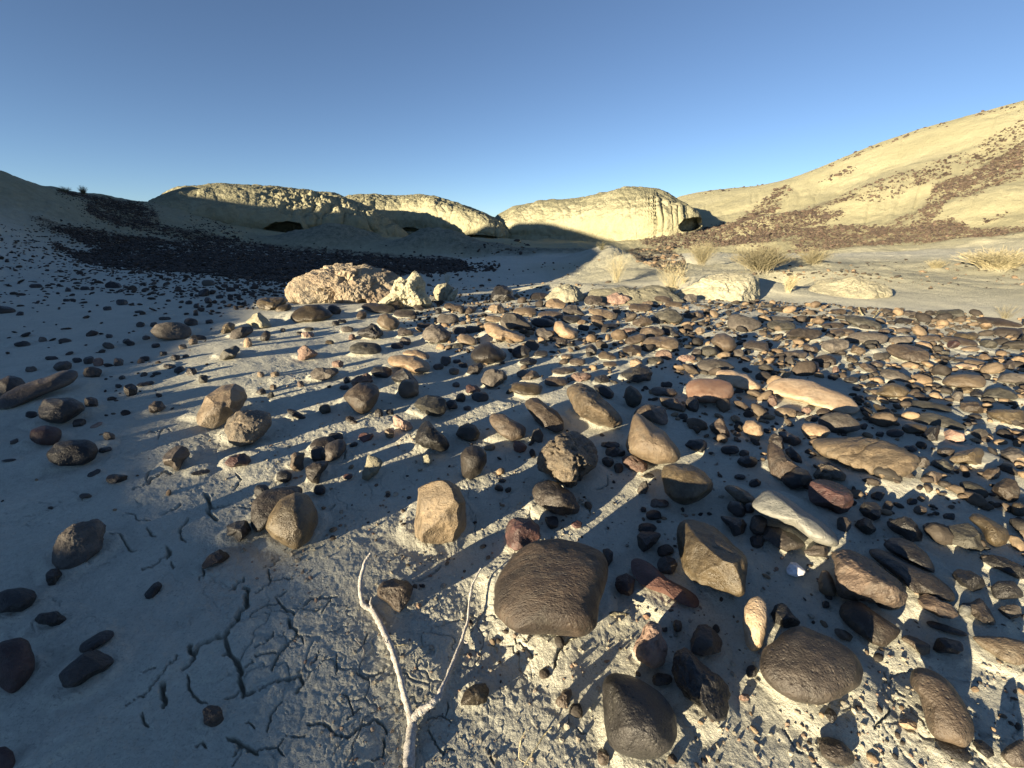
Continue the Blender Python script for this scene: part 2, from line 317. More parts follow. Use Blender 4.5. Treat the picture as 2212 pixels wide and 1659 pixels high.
DATA = """
0|gvd|skp|1062,1270 1075,1235 1110,1195 1150,1172 1200,1164 1260,1172 1298,1188 1312,1212 1310,1245 1290,1300 1283,1350 1262,1378 1220,1384 1170,1375 1110,1355 1072,1320|huge smooth brown pillow-shaped stone, the largest in the foreground=the huge brown pillow-shaped stone
0|olv|sk|574,1140 580,1115 605,1080 640,1062 665,1070 683,1100 686,1130 670,1165 640,1187 610,1180 585,1165|upright egg-shaped olive-brown stone with pale stains=the olive-brown egg-shaped stone
0|gvt|fku|883,1135 890,1090 905,1055 935,1038 965,1034 990,1050 1003,1080 1012,1125 1010,1145 990,1165 955,1172 915,1170 893,1165|tall sunlit golden tan stone with a central ridge, standing upright=the tall golden stone
10|brn|fk|1045,110 1100,50 1200,25 1330,35 1370,90 1330,190 1250,300 1190,325 1120,270 1060,190|rounded triangular brown stone between the forks of the bleached branch=the brown stone in the branch fork
0|dkb|s|543,1110 545,1085 570,1060 640,1048 657,1055 645,1080 615,1105 580,1135 560,1150 545,1140|long dark stone half hidden behind the egg-shaped stone
6|bas|s|52,575,130,128|rounded black stone left of the tall dark one behind the egg-shaped stone
6|bas|s|240,445,132,108|small rounded black stone below the reddish brown block
6|brn|fk|275,350 310,250 345,235 425,235 430,360 400,410 320,405|small reddish brown block-shaped stone beside the cluster of three dark ovals
6|dkb|rk|425,370 500,320 635,305 620,360 560,440 540,510 480,490 440,440|rough black stone below the cluster of three dark ovals
6|bas|sk|550,560,98,92|small black stone right of the egg-shaped stone's top
6|bas|s|688,102,135,72|black oval at the back of the cluster of dark ovals
6|dkb|s|575,158,212,108,15|dark brown oval at the left of the cluster of dark ovals
6|bas|s|540,250,130,132|black stone tucked under the front oval of the cluster
6|dkb|sk|672,220,240,150,35|smooth dark brown oval leaning at the front of the cluster=the cluster of dark ovals
6|mar|ft|880,110 910,70 1045,50 1040,90 975,160 930,150|flat maroon-brown wedge with a pointed left end
6|bas|s|845,170,76,42,10|thin black pebble beside the maroon-brown wedge
6|cly|rut|965,255 1060,290 1090,330 1040,420 960,515 915,470 940,350|upright flake of pale yellow clay=the upright yellow clay flake
6|mar|s|795,445,86,52,10|small flat rusty pebble left of the yellow clay flake
2|tan|fku|1110,1380 1115,1330 1150,1315 1190,1350 1190,1400 1150,1425 1115,1415|small upright orange-brown stone on a clay pedestal
2|bas|rk|1370,1340 1430,1260 1490,1245 1540,1310 1620,1390 1665,1470 1640,1520 1560,1510 1500,1490 1450,1490 1390,1450|craggy black stone with a peak and a low right shoulder=the peaked black stone
2|pnk|f|1175,1230 1210,1200 1330,1270 1365,1320 1310,1370 1250,1360 1190,1300|angular pinkish brown stone left of the peaked black stone
2|grn|sk|1720,1380 1760,1310 1830,1275 1900,1300 1940,1370 1910,1430 1840,1440 1760,1410|domed dark grey stone with a pale lit band along its base
0|brn|s|1056,905 1062,893 1085,893 1110,905 1136,925 1132,945 1105,952 1080,940 1063,920|smooth pinkish brown stone shaped like a bean
6|dkb|sku|1770,260 1810,200 1870,175 1940,185 1990,240 1995,320 1940,420 1850,475 1780,450 1772,350|upright dark brown stone with a small rusty hollow=the upright dark brown stone
6|tan|r|2022,195,105,58|small rusty lump behind the upright dark brown stone
6|cly|rk|1480,300,85,85|small pinkish clay lump left of the upright dark brown stone
6|bas|f|2130,480,75,42|small black chip above a matching one, right of the tall golden stone
6|bas|f|2100,545,72,78|small black pebble right of the tall golden stone
2|brn|sk|750,1050 800,990 890,930 980,925 1050,960 1070,1020 1040,1100 990,1170 920,1198 860,1180 810,1120|large smooth brown pear-shaped stone=the brown pear-shaped stone
2|tan|sk|1318,985,182,168|round ochre stone shaped like a ball=the round ochre ball stone
2|bas|fk|1165,880 1200,820 1270,800 1350,850 1405,930 1380,945 1300,920 1240,950 1190,935|glossy black angular stone behind the round ochre ball stone
2|bas|s|1085,840,182,105,-5|flat black stone left of the glossy black angular one
2|pnk|rx|810,920 900,860 970,825 1020,870 1020,930 960,930 890,950 840,980|pitted pink rock behind the brown pear-shaped stone
2|org|s|1130,740 1160,700 1250,690 1380,700 1480,750 1510,800 1480,840 1380,845 1250,800 1170,790|long smooth orange-tan stone, the front one of a pair=the long orange-tan stone
2|org|s|1250,680 1300,645 1400,645 1490,680 1500,710 1470,740 1400,700 1320,700|orange-tan stone lying behind the long orange-tan stone
2|grn|fk|1345,1130 1400,1060 1470,1030 1580,1040 1640,1080 1640,1160 1600,1230 1540,1230 1420,1190|rough greenish grey stone with a pointed left end=the greenish grey stone
2|bas|f|1690,1128,105,105|black stone leaning on the greenish grey stone
2|grn|s|945,635,282,106|flat olive oval crossed by a dark shadow band=the flat olive oval
2|gry|f|460,850 490,785 560,790 640,800 700,790 710,840 660,880 580,915 490,890|grey stone with a shadowed dished top
2|pnk|ru|360,720 370,650 430,597 480,640 540,680 500,710 410,745|knobbly pink rock standing alone on pale clay=the lone pink knob
2|pnk|r|705,770,105,72|small pinkish lump behind the grey dished stone
2|gry|rk|1440,540 1460,460 1530,430 1620,450 1690,490 1700,540 1660,585 1550,580 1460,560|blocky speckled grey stone behind the dark dome stone=the blocky grey stone
2|tan|sk|1040,400 1070,345 1140,330 1210,365 1245,410 1220,460 1160,480 1080,450|rounded tan stone with a mottled top behind the black craggy rock
2|dkb|sk|1855,690 1880,640 1940,590 2030,578 2110,620 2170,690 2150,730 2050,760 1930,755 1870,730|smooth dark dome-shaped stone=the dark dome stone
2|tan|s|1822,562,172,95,-15|brown stone with a sunlit front left of the dark dome stone
2|olv|s|292,370 340,300 430,255 540,255 640,310 675,350 600,385 450,410 350,412|big flat mottled brown stone in front of the pitted boulder=the big mottled brown stone
2|bas|s|680,305,118,82,-20|black stone right of the big mottled brown stone
2|bas|rx|875,510 890,470 960,440 1000,410 1060,440 1125,490 1110,530 1020,555 930,540|craggy black rock full of holes=the craggy black rock
2|dkb|f|1215,480 1240,450 1330,455 1375,475 1350,520 1290,545 1230,530|dark stone right of the craggy black rock
2|gry|s|1655,378,188,98|half-round grey stone behind the blocky grey stone
2|dkb|s|1060,285,300,78,-5|long flat dark brown stone in front of the clay crag
2|dkb|s|1285,332,190,66|flat dark brown stone right of the long flat one by the clay crag
2|dkb|f|1205,268,150,86|dark stone at the foot of the clay crag
2|dkb|f|1290,572,104,78|small dark stone right of the craggy black rock's shadow
2|bas|s|1222,612,108,62|black pebble below the craggy black rock
0|cly|fk|528,697 545,680 560,674 575,685 587,705 570,712 545,708|pale yellow rounded rock at the left edge of the sunlit field=the pale yellow rock
1|gry|r|1985,550 2000,490 2090,445 2180,450 2190,490 2100,540 2010,565|granular grey stone left of the pale yellow rock
1|olv|f|1890,490 1930,430 1980,405 2030,425 2030,470 1980,500 1920,530|dark olive stone at the edge of the shade, left of the pale yellow rock
2|dkb|s|80,535,78,115,-25|oblong brown stone tilted up below the pale yellow rock
2|olv|rk|0,250 30,205 150,190 250,195 260,240 200,290 120,310 40,290|mottled olive rock left of the pitted boulder
2|olv|s|238,288,142,62,15|olive oval left of the big mottled brown stone
1|tan|fk|1700,1210 1760,1090 1850,960 1930,915 2060,930 2140,975 2170,1050 2110,1140 2000,1200 1930,1290 1870,1320 1760,1310 1710,1270|large tan boulder whose left face is lit and right face brown=the two-faced tan boulder
0|cgl|rk|483,930 490,905 515,888 550,885 580,893 585,915 570,940 545,958 520,964 495,955|knobbly round conglomerate leaning by the two-faced tan boulder=the knobbly conglomerate
1|gry|s|1295,490 1340,430 1450,408 1560,412 1640,450 1655,510 1590,560 1480,562 1370,545|broad flat grey stone in the shade=the broad flat grey stone
1|bas|st|1715,542,145,48,-5|thin black slab right of the broad flat grey stone
1|dkb|s|1650,408,125,72,-10|brown stone touching the far side of the broad flat grey stone
1|dkb|st|-20,1060 150,960 400,880 600,800 670,810 695,870 620,940 450,1010 250,1090 120,1150 -20,1170|long grey-brown slab lying at the left edge=the long grey-brown slab
0|dkb|sk|-6,858 -5,822 20,811 45,817 57,832 35,850 10,868|domed dark stone behind the long grey-brown slab
1|bas|sk|330,1170 370,1070 480,1058 620,1062 720,1110 740,1160 640,1230 540,1285 430,1275 340,1235|large black boulder in the shade below the long slab=the large shaded black boulder
1|dkb|f|790,1102,130,102|dark stone leaning behind the large shaded black boulder
1|bas|s|270,1207,108,66|small black stone left of the large shaded black boulder
1|mar|s|395,1385,268,172|dark purplish oval boulder in the shade=the purplish oval boulder
1|bas|s|390,1540 480,1450 620,1425 760,1425 830,1460 850,1520 820,1590 720,1640 520,1655 430,1610|broad black leaf-shaped boulder in the shade=the leaf-shaped black boulder
1|gry|rk|942,1395,106,88|small grey lump behind the leaf-shaped black boulder
1|dkb|f|685,1282,125,80,15|small dark angular stone below the large shaded black boulder
1|pnk|st|830,1300,125,36,25|thin pinkish shard in the shade
1|brn|fk|1283,1130 1330,1085 1400,1090 1440,1140 1400,1170 1330,1200 1290,1180|brown stone alone in cracked clay below the flat grey stone
5|dkb|fk|1405,290 1450,210 1530,168 1620,200 1650,260 1600,330 1560,400 1510,420 1480,375 1420,350|dark angular stone standing in cracked shaded clay=the dark angular stone
5|mar|f|1937,330 1990,270 2110,240 2170,265 2190,310 2130,365 2000,370|purplish brown angular stone below the conglomerate
5|bas|f|1010,462,200,82,5|flat black stone with glinting top below the leaf-shaped black boulder
5|bas|ft|810,415,130,46,25|thin black shard left of the flat black glinting stone
5|bas|ft|1740,405,182,46,12|thin black shard right of the dark angular stone
5|bas|f|910,215,130,52,10|black chip at the right tip of the leaf-shaped boulder
5|dkb|f|740,614,110,48|small dark pebble half buried in smooth shaded clay
5|gry|rt|425,1170 430,1060 520,940 640,860 750,830 830,800 930,850 945,920 870,1060 740,1180 600,1235 470,1220|big speckled grey-brown slab in the shade=the speckled grey-brown slab
5|dkb|fk|390,1290 440,1230 520,1215 545,1290 500,1360 470,1415 410,1410|dark block touching the near end of the speckled grey-brown slab
5|brn|f|1740,1220 1800,1130 1900,1065 1980,1080 2010,1130 1940,1180 1830,1210 1770,1250|slanting brown stone in cracked clay, left of the egg-shaped stone
5|bas|fk|1930,860 1990,840 2050,820 2150,820 2200,900 2120,960 2060,1015 2020,960 1960,960|jagged black block left of the egg-shaped stone
5|bas|f|1330,1425,195,92,40|pointed black stone on bare shaded clay=the pointed black stone
9|bas|s|-20,150 60,115 190,100 290,130 320,180 280,260 200,310 60,310 -20,330|smooth black boulder cut by the left edge of the picture
9|bas|f|290,380 330,320 440,310 510,300 600,380 540,430 460,450 360,430|lumpy black stone below the black boulder at the left edge
9|bas|s|830,565,335,112,28|sausage-shaped black stone in the shade at the lower left=the sausage-shaped black stone
9|bas|f|500,850 600,760 730,660 850,635 950,690 998,740 930,820 800,900 640,965 550,965|large black angular stone touching the sausage-shaped one
9|mar|s|-40,580 60,550 180,530 240,560 300,690 300,800 230,920 110,1030 30,980 -40,920|large dark purple boulder at the left edge near the bottom
9|mar|s|-30,1480 50,1470 110,1520 135,1600 120,1680 -30,1680|dark purple stone in the bottom left corner
9|brn|rb|1840,1210,180,190|brown stone half buried in the cracked clay
7|cgl|rkx|210,330 240,240 310,150 400,80 500,55 620,80 710,130 750,230 740,340 650,450 620,530 540,570 470,520 350,430 215,400|big lumpy conglomerate boulder, grey and gold=the big lumpy conglomerate
7|dkb|r|170,590 210,520 300,470 400,465 460,530 540,620 590,710 560,770 420,775 340,745 230,690|dark porous stone in front of the big lumpy conglomerate
0|mar|fk|1088,1150 1095,1125 1120,1116 1150,1120 1171,1135 1168,1160 1140,1180 1115,1190 1095,1180|maroon stone behind the huge pillow-shaped stone=the maroon stone
7|bas|fk|340,842,132,122|black stone with a pale tip below the dark porous stone
7|mar|f|560,860,92,68|small reddish pebble on bare clay behind the pillow-shaped stone
0|tan|sk|1353,960 1362,925 1368,895 1378,890 1392,902 1414,920 1440,935 1465,965 1471,985 1455,997 1420,1001 1385,990 1358,975|big smooth tan stone with a sharp peak at its upper left=the big peaked tan stone
3|brn|fk|1050,1200 1080,1150 1170,1120 1270,1130 1340,1150 1345,1290 1300,1300 1200,1260 1080,1240|blocky brown stone behind the big peaked tan stone
7|pnk|r|945,280 1040,260 1110,290 1180,340 1170,390 1080,405 1000,395 960,340|pale pink clay rock in front of the big peaked tan stone
7|olv|sk|1285,420 1310,345 1400,330 1540,340 1660,400 1735,500 1720,570 1600,660 1490,685 1400,650 1330,580|glossy ochre and black boulder=the glossy ochre and black boulder
7|olv|fk|1405,960 1420,870 1490,790 1640,795 1760,840 1880,920 1980,1060 2040,1190 2020,1330 1985,1480 1850,1430 1700,1400 1550,1360 1480,1280 1420,1130|big angular olive-brown block with a flat sloping top=the big olive-brown block
7|red|ft|1020,1160 1060,1135 1200,1200 1330,1310 1450,1380 1600,1460 1640,1520 1620,1590 1500,1560 1350,1480 1220,1430 1100,1360 1020,1260|long red wedge-shaped slab=the long red wedge
7|mar|rk|980,1382,182,190|rough dark brown lump left of the long red wedge
7|dkb|f|1340,1212,172,152|dark stone tucked behind the long red wedge
7|dkb|f|1325,1090,146,112|dark brown stone above the long red wedge, by the black pair
7|bas|fk|1075,960 1130,910 1200,900 1300,940 1250,1020 1180,1075 1130,1100 1080,1040|black angular stone, the front one of a black pair=the black pair
7|bas|f|1165,890,165,90|black stone at the back of the black pair
7|bas|s|1225,778,136,86|smooth black oval above the black pair
7|bas|s|1135,732,48,48|tiny black pebble touching the smooth black oval
7|gry|f|1270,680,165,92|grey stone in shade below the glossy ochre and black boulder
7|gry|fk|1075,570 1120,500 1170,475 1185,540 1150,600 1090,605|small grey stone with one bright facet
7|gry|f|922,372,82,92|small dark stone with a lit corner beside the pale pink clay rock
7|bas|s|1180,440,90,46|small black pebble by the glossy ochre and black boulder
7|bas|f|840,172,185,62|black shard between the conglomerate and the big peaked tan stone
7|dkb|f|870,232,140,84|dark stone below the black shard by the big peaked tan stone
7|bas|f|830,318,104,102|black stone right of the big lumpy conglomerate
7|dkb|f|935,242,92,70|dark pebble against the left side of the big peaked tan stone
7|bas|s|1490,175 1530,130 1640,122 1695,150 1700,200 1640,240 1560,215|smooth black stone with a brown right end
7|bas|s|1885,215,162,78|smooth black oval pebble in a strip of sunlit clay
7|bas|f|2030,322,172,108|black angular stone left of the grooved brown wedge
7|dkb|f|2010,247,92,66|dark pebble on top of a black angular stone
3|gvd|fku|1700,1300 1800,1230 1840,1260 1890,1400 1850,1430 1780,1390 1720,1340|upright woody-looking reddish brown stone=the woody-looking stone
3|org|sk|1995,1320 2020,1260 2090,1255 2160,1300 2180,1370 2130,1420 2060,1400 2010,1360|sunlit golden stone with a smooth face=the golden stone
7|olv|s|1825,545 1860,515 1940,525 2040,580 2110,650 2110,690 2040,685 1950,660|olive stone half lit, left of the pale grey slab
7|dkb|s|1942,725,172,122,-30|dark oval below the half-lit olive stone
7|bas|sk|2050,717,90,92|round black pebble beside the pale grey slab
7|bas|f|1970,448,96,52|black chip in shade left of the grooved brown wedge
7|bas|f|2100,500,142,74|black stone below the grooved brown wedge
7|bas|fk|1790,780 1880,790 2000,810 2050,860 2010,930 1920,965 1850,880|black angular stone right of the big olive-brown block's top
7|dkb|fk|2130,862,155,182|dark stone under the left end of the pale grey slab
7|bas|f|2120,1002,132,122|black stone right of the big olive-brown block
0|slt|sk|1622,1092 1645,1062 1665,1055 1700,1075 1740,1105 1790,1135 1820,1165 1822,1182 1800,1185 1760,1170 1715,1135 1670,1122 1638,1108|long pale grey slab with one bright sunlit strip=the long pale grey slab
8|dkb|f|-40,850 100,880 250,950 320,1030 260,1070 160,1100 60,1040 -40,980|dark slab lying against the front of the pale grey slab
8|dkb|f|300,1090 400,1040 510,1040 555,1090 530,1140 430,1150 350,1130|dark stone below the right end of the pale grey slab
8|wht|s|150,1230 190,1185 250,1190 325,1260 310,1300 240,1315 170,1290|bright white quartz pebble, the only white stone=the white quartz pebble
8|org|sku|435,1340 460,1262 490,1248 520,1265 560,1330 592,1420 578,1475 500,1485 430,1455|small cone-shaped pinkish tan pebble=the cone-shaped pebble
8|gvd|rk|555,1110 650,1075 780,1100 920,1170 1050,1280 1120,1330 1180,1440 1150,1540 1060,1560 960,1520 800,1510 620,1480 580,1350 575,1200|big rough dark brown boulder with sunlit ridges=the rough ridged boulder
8|dkb|s|840,1090 900,1060 1000,1080 1200,1190 1440,1300 1590,1420 1620,1500 1560,1540 1400,1460 1250,1440 1150,1340 1000,1220 900,1140|long dark brown slab behind the rough ridged boulder=the long dark brown slab
8|bas|sk|990,1040 1040,980 1150,970 1270,1010 1380,1120 1440,1240 1440,1300 1330,1230 1200,1170 1060,1100|smooth black boulder resting on the long dark brown slab
8|gvd|f|1270,1540 1350,1450 1450,1440 1560,1530 1660,1640 1580,1680 1400,1650 1300,1600|banded brown stone in front of the long dark brown slab=the banded brown stone
8|bas|fk|1565,1290 1640,1245 1750,1260 1850,1320 1905,1400 1850,1440 1780,1450 1650,1390|black stone with one sunlit patch=the black stone with a sunlit patch
8|bas|s|1925,1400 1990,1345 2120,1350 2200,1440 2210,1490 2080,1510 1950,1500|smooth black stone near the right edge, by the one with a sunlit patch
8|bas|f|1840,1160 1930,1120 2050,1140 2212,1230 2240,1330 2150,1330 1980,1250 1870,1190|long rough black stone cut by the right edge
8|olv|sk|1730,810 1770,760 1840,765 1950,830 2070,900 2095,960 2060,1030 1960,1055 1890,1010 1840,900|smooth olive-brown boulder near the right edge=the smooth olive-brown boulder
8|grn|f|1490,960 1540,880 1720,840 1800,900 1900,1080 1880,1110 1740,1080 1560,1010|flat grey-green shard under the smooth olive-brown boulder
8|bas|s|1335,870 1380,840 1490,890 1510,930 1480,990 1420,970 1350,920|black stone left of the flat grey-green shard
8|bas|fk|1030,830 1100,770 1180,758 1270,840 1380,950 1350,1030 1240,1000 1100,930 1040,880|ridged black boulder in shade behind the long dark brown slab
8|grn|fk|740,880 760,810 850,790 900,830 950,920 920,980 800,940|dark stone with a dull green top right of the pale grey slab
8|bas|f|755,740 830,670 930,665 980,710 970,800 910,830 800,790|black stone right of the purple-red block
8|dkb|f|950,617,132,84|dark pebble behind the black stone by the purple-red block
8|dkb|fk|1035,702,96,102|brown pebble beside the black stone by the purple-red block
8|brn|f|1315,742,128,92|triangular red-brown pebble on open shaded clay
8|bas|f|1245,662,92,64|black pebble above the triangular red-brown one
8|bas|f|1565,792,108,66|small black pebble with a bright spot
8|dkb|f|1010,756,62,46|tiny dark pebble among stones right of the purple-red block
8|mar|fk|345,590 370,500 450,460 540,460 650,510 740,590 745,700 720,780 620,800 560,770 430,700 360,650|purple-red block, half in shadow=the purple-red block
8|dkb|f|650,862,142,132|dark stone in front of the purple-red block
8|bas|s|100,450 240,360 340,390 390,460 330,540 200,550 130,500|black stone at the lower end of the grooved brown wedge
0|gvd|ft|1640,985 1648,960 1665,950 1690,970 1720,1005 1750,1025 1740,1050 1715,1050 1680,1035 1650,1010|grooved brown wedge pointing down to the right=the grooved brown wedge
8|dkb|rkx|0,120 60,65 120,110 140,200 100,220 20,180|dark porous rock at the top of the grooved brown wedge
8|bas|f|140,210 200,190 280,270 295,330 240,330 160,280|black stone right of the grooved brown wedge
8|cgl|rkx|380,440 420,340 500,305 600,360 680,440 680,500 560,480 430,470|crumbly dark rock in front of the big grooved tan boulder
8|gvt|sg|380,150 430,115 600,110 800,100 1000,120 1120,170 1250,230 1325,290 1300,360 1200,430 1060,465 950,440 780,390 660,340 540,290 430,230|big flat tan boulder with deep dark grooves=the big grooved tan boulder
8|olv|fk|1560,300 1640,230 1720,200 1860,190 1905,240 1840,340 1720,355 1620,340|olive boulder casting a pointed shadow behind it=the olive boulder
8|grn|f|1395,330 1420,290 1520,285 1570,330 1625,370 1560,420 1440,390|grey-green cracked stone right of the big grooved tan boulder
8|brn|f|1420,452,192,104|brown stone in sunlit clay right of the big grooved tan boulder
8|dkb|f|1535,232,170,92|dark stone with lit edges left of the olive boulder
8|bas|f|1230,205,132,62|black stone touching the back of the big grooved tan boulder
8|dkb|f|1345,322,104,132|dark stone at the right tip of the big grooved tan boulder
8|brn|fk|1850,430 1900,370 2010,350 2010,460 1960,490 1880,470|orange-brown stone with a shadowed top
8|grn|s|1780,562,275,112,-25|grey-green oblong stone on sunlit clay
8|brn|fk|1920,570 1970,490 2060,455 2150,480 2180,560 2160,650 2080,690 2000,640|rounded brown layered stone above the smooth olive-brown boulder
8|org|f|1570,532,92,58|small rusty pebble on the edge of sunlight
8|gry|fk|2000,220 2090,170 2212,230 2230,330 2100,340 2010,290|grey rock at the right edge with mottled face
8|pnk|f|1495,50 1560,35 1700,75 1695,155 1590,150 1530,150|pink-brown brick-shaped stone on sunlit clay near the right edge=the pink brick-shaped stone
8|bas|fk|1305,90 1400,20 1490,0 1505,60 1470,140 1400,165 1330,120|black wedge left of the pink brick-shaped stone
8|bas|s|1100,70,152,68|flat black stone behind the big grooved tan boulder
8|bas|f|965,80,82,52|small black pebble behind the big grooved tan boulder
8|olv|sk|2165,732,140,140|olive-brown stone cut by the right edge
0|dkb|sp|1643,1440 1650,1405 1690,1365 1730,1352 1800,1378 1850,1410 1872,1450 1865,1485 1820,1505 1770,1517 1720,1510 1680,1490 1655,1465|very large dark olive disc-shaped boulder, bottom right=the large dark disc
12|brn|s|585,320 610,250 700,215 800,220 950,330 1155,460 1110,530 1000,605 900,580 760,480 640,390|long brown boulder with a squared lower end=the squared long brown boulder
12|brn|f|1140,540 1200,510 1290,530 1410,600 1400,680 1330,690 1240,610|brown stone at the lower end of the squared long boulder
12|bas|fk|1420,620 1450,540 1530,515 1680,560 1690,640 1600,700 1450,690|black block right of the squared long brown boulder
12|bas|st|1355,400 1400,385 1560,430 1740,500 1700,525 1540,490 1400,440|long thin black stone above the tan slab at the right edge
12|tan|st|1750,520 1900,520 2050,525 2260,580 2280,740 2150,770 2000,720 1850,620|tan slab lit along its front at the right edge=the tan slab at the right edge
12|brn|s|1225,850 1260,790 1340,780 1450,820 1560,900 1650,1020 1730,1150 1780,1300 1780,1400 1700,1480 1600,1440 1450,1400 1390,1330 1350,1150 1310,1020 1240,960|large slanting brown slab in the bottom right=the large slanting brown slab
12|bas|s|1430,1400 1500,1390 1700,1480 1770,1560 1720,1610 1600,1580 1500,1500|black stone under the lower end of the large slanting brown slab
12|bas|s|1770,1410 1850,1420 1940,1490 1960,1550 1900,1580 1800,1500|black stone right of the large slanting brown slab
12|dkb|s|2000,1540 2080,1450 2212,1400 2260,1650 2100,1650|dark stone in the bottom right corner
12|dkb|s|425,1400 520,1385 640,1430 740,1530 750,1610 690,1640 570,1620 470,1560|smooth dark leaf-shaped stone at the bottom edge
12|org|f|1215,1282,165,92,-20|small rusty orange stone left of the large slanting brown slab
12|bas|f|545,1200,100,140,35|black stone just below the large dark disc
12|brn|f|660,510,182,82,-25|brown pebble left of the squared long brown boulder
12|dkb|f|495,252,76,72|small dark pebble below the cone-shaped pebble
12|bas|fk|15,330 60,250 130,230 190,280 290,400 260,440 130,460 50,400|black stone with a golden lit face behind the large dark disc
12|slt|s|1700,302,122,108|small pale stone right of the banded brown stone
12|dkb|f|1640,220 1830,190 1960,280 2000,370 1960,430 1850,400 1750,320|dark angular stone right of the small pale stone
12|gry|f|2100,312,205,132|grey-brown stone in shade near the right edge
12|bas|s|1050,222,232,150|black stone at the near foot of the rough ridged boulder
11|dkb|fk|1520,570 1540,480 1620,420 1680,415 1770,490 1835,570 1800,660 1650,700 1560,660|dark grey faceted stone with a bright edge=the dark faceted stone
11|lgt|sk|1990,400 2010,270 2060,190 2130,165 2190,210 2210,350 2190,500 2150,620 2080,660 2020,600|smooth upright cream and brown oblong stone=the upright cream oblong stone
11|pnk|rku|1045,590 1120,520 1130,440 1190,390 1280,420 1310,540 1340,640 1320,760 1240,800 1150,760 1080,720 1050,650|jagged pink rock half in shadow=the jagged pink rock
11|dkb|r|1290,890,182,112|dark lump below the jagged pink rock
11|bas|rkh|1390,690 1430,630 1520,615 1580,680 1700,770 1820,880 1880,1010 1870,1180 1820,1250 1720,1250 1640,1180 1500,1110 1420,960 1390,820|long porous black rock=the long porous black rock
11|bas|sk|780,920 820,850 900,830 1030,860 1160,920 1280,1000 1370,1100 1425,1220 1420,1380 1370,1490 1260,1560 1120,1590 980,1570 880,1500 820,1400 795,1200|huge black rounded boulder at the bottom edge=the huge black boulder
11|brn|f|790,1560,100,185|brown stone against the lower left of the huge black boulder
11|brn|rk|375,1090 400,1040 450,985 510,980 535,1020 500,1100 450,1140 390,1120|small brown knobbly stone on bare clay, with a thin shadow=the knobbly brown pebble
10|olv|f|1760,1110 1800,1010 1880,910 2000,905 2020,980 1990,1090 1880,1120|small angular brown stone with pale streaks
11|brn|rk|1430,430,82,102|small brown crumbly lump left of the dark faceted stone
11|bas|f|1320,462,56,50|tiny black pebble right of the jagged pink rock's top
11|bas|f|1762,455,72,82|small black pebble behind the dark faceted stone
11|bas|s|2070,825,98,112|small smooth black pebble left of the large dark disc
11|pnk|r|2010,1050,92,70|small orange-brown pebble right of the huge black boulder
11|cly|rt|830,320 880,300 1030,325 1040,345 960,335 860,345|thin yellow clay chip glowing in sunlight
7|dkb|sk|780,1075 830,1065 875,1100 870,1170 825,1230 800,1180|dark stone peeping out right of the huge pillow-shaped stone
3|gvt|rk|430,970 480,920 580,915 690,960 780,1050 890,1140 960,1240 955,1290 860,1305 740,1290 600,1210 490,1110 435,1040|large elongated rough tan stone slanting down right=the elongated rough tan stone
3|brn|ft|75,1090 130,1060 220,1055 310,1100 400,1180 450,1270 440,1350 370,1360 250,1290 140,1190|tilted grey-brown slab left of the elongated rough tan stone=the tilted grey-brown slab
3|bas|s|695,960 760,940 840,970 880,1020 870,1060 830,1075 760,1030|smooth black oval behind the elongated rough tan stone
3|grn|sku|965,1050 985,980 1020,952 1080,990 1125,1050 1110,1110 1050,1165 990,1120|dark green-grey stone standing on its point=the standing green-grey stone
3|bas|fkh|905,850 1000,800 1100,765 1190,780 1225,840 1215,930 1080,930 1000,910|black crumbly layered rock with gold highlights=the layered black rock
3|sal|s|1700,1002,428,218,-3|smooth salmon-red oval stone=the salmon-red oval
3|lgt|s|1760,850 1790,820 1900,820 2030,860 2120,920 2170,970 2120,1000 1980,990 1860,940 1770,890|long cream stone with a dark underside
3|gry|s|1590,770 1650,730 1750,725 1860,750 1940,810 1850,830 1780,815 1700,840 1620,810|smooth grey stone behind the salmon-red oval
4|lgt|sp|-10,980 30,920 130,888 280,895 450,930 620,1000 730,1070 785,1140 770,1190 700,1200 560,1175 400,1130 200,1080 80,1040 0,1010|largest cream-orange stone, broad and glowing in sunlight=the large cream-orange stone
3|tan|s|1125,590 1170,540 1280,530 1400,540 1445,580 1435,640 1370,650 1260,625 1160,625|long tan loaf-shaped stone=the tan loaf-shaped stone
3|org|sk|360,450 370,400 430,395 510,440 570,490 565,540 500,562 420,540 370,500|rounded orange-tan stone leaning to the right
3|gry|fk|195,520 205,460 280,450 360,475 385,520 350,550 260,555|light grey-brown stone left of a leaning orange-tan one
3|brn|f|1125,405,182,100,15
3|grn|rk|1200,380 1260,300 1350,285 1420,310 1490,370 1450,410 1330,420 1250,410
3|bas|f|1265,390,112,66
3|tan|f|640,290 760,290 890,320 900,355 850,385 760,370 690,340
3|gry|fk|435,300 480,260 560,255 620,330 640,365 540,350 460,345
3|org|f|275,245 330,205 400,200 470,250 450,290 350,290 290,270
3|dkb|s|245,188,172,76
3|tan|s|115,315,204,78,-3
3|brn|s|330,342,230,62
3|bas|s|310,378,160,70
3|bas|s|510,378,184,70
3|bas|s|260,415,204,82,-5
2|gry|fk|2107,400 2150,330 2212,325 2300,350 2390,440 2375,480 2270,490 2150,480|large grey-brown rock with a lit left side=the large grey-brown rock
2|org|f|1950,420 1990,400 2080,415 2180,470 2240,490 2330,520 2310,565 2200,575 2080,550 1990,510|flat orange-tan wedge with a crack=the flat orange-tan wedge
2|tan|s|2055,380,150,58,-5
3|pnk|r|915,210,214,112
3|brn|s|1110,280,212,72
3|tan|s|1175,245,122,48
3|brn|s|1295,215,192,76
3|tan|s|1395,255,152,52
3|gry|f|1535,205,132,82
3|dkb|r|700,220,152,92
3|org|s|570,190,182,62
3|brn|s|1605,345,116,76
3|gry|fk|1010,350,86,62
3|brn|s|725,372,112,56
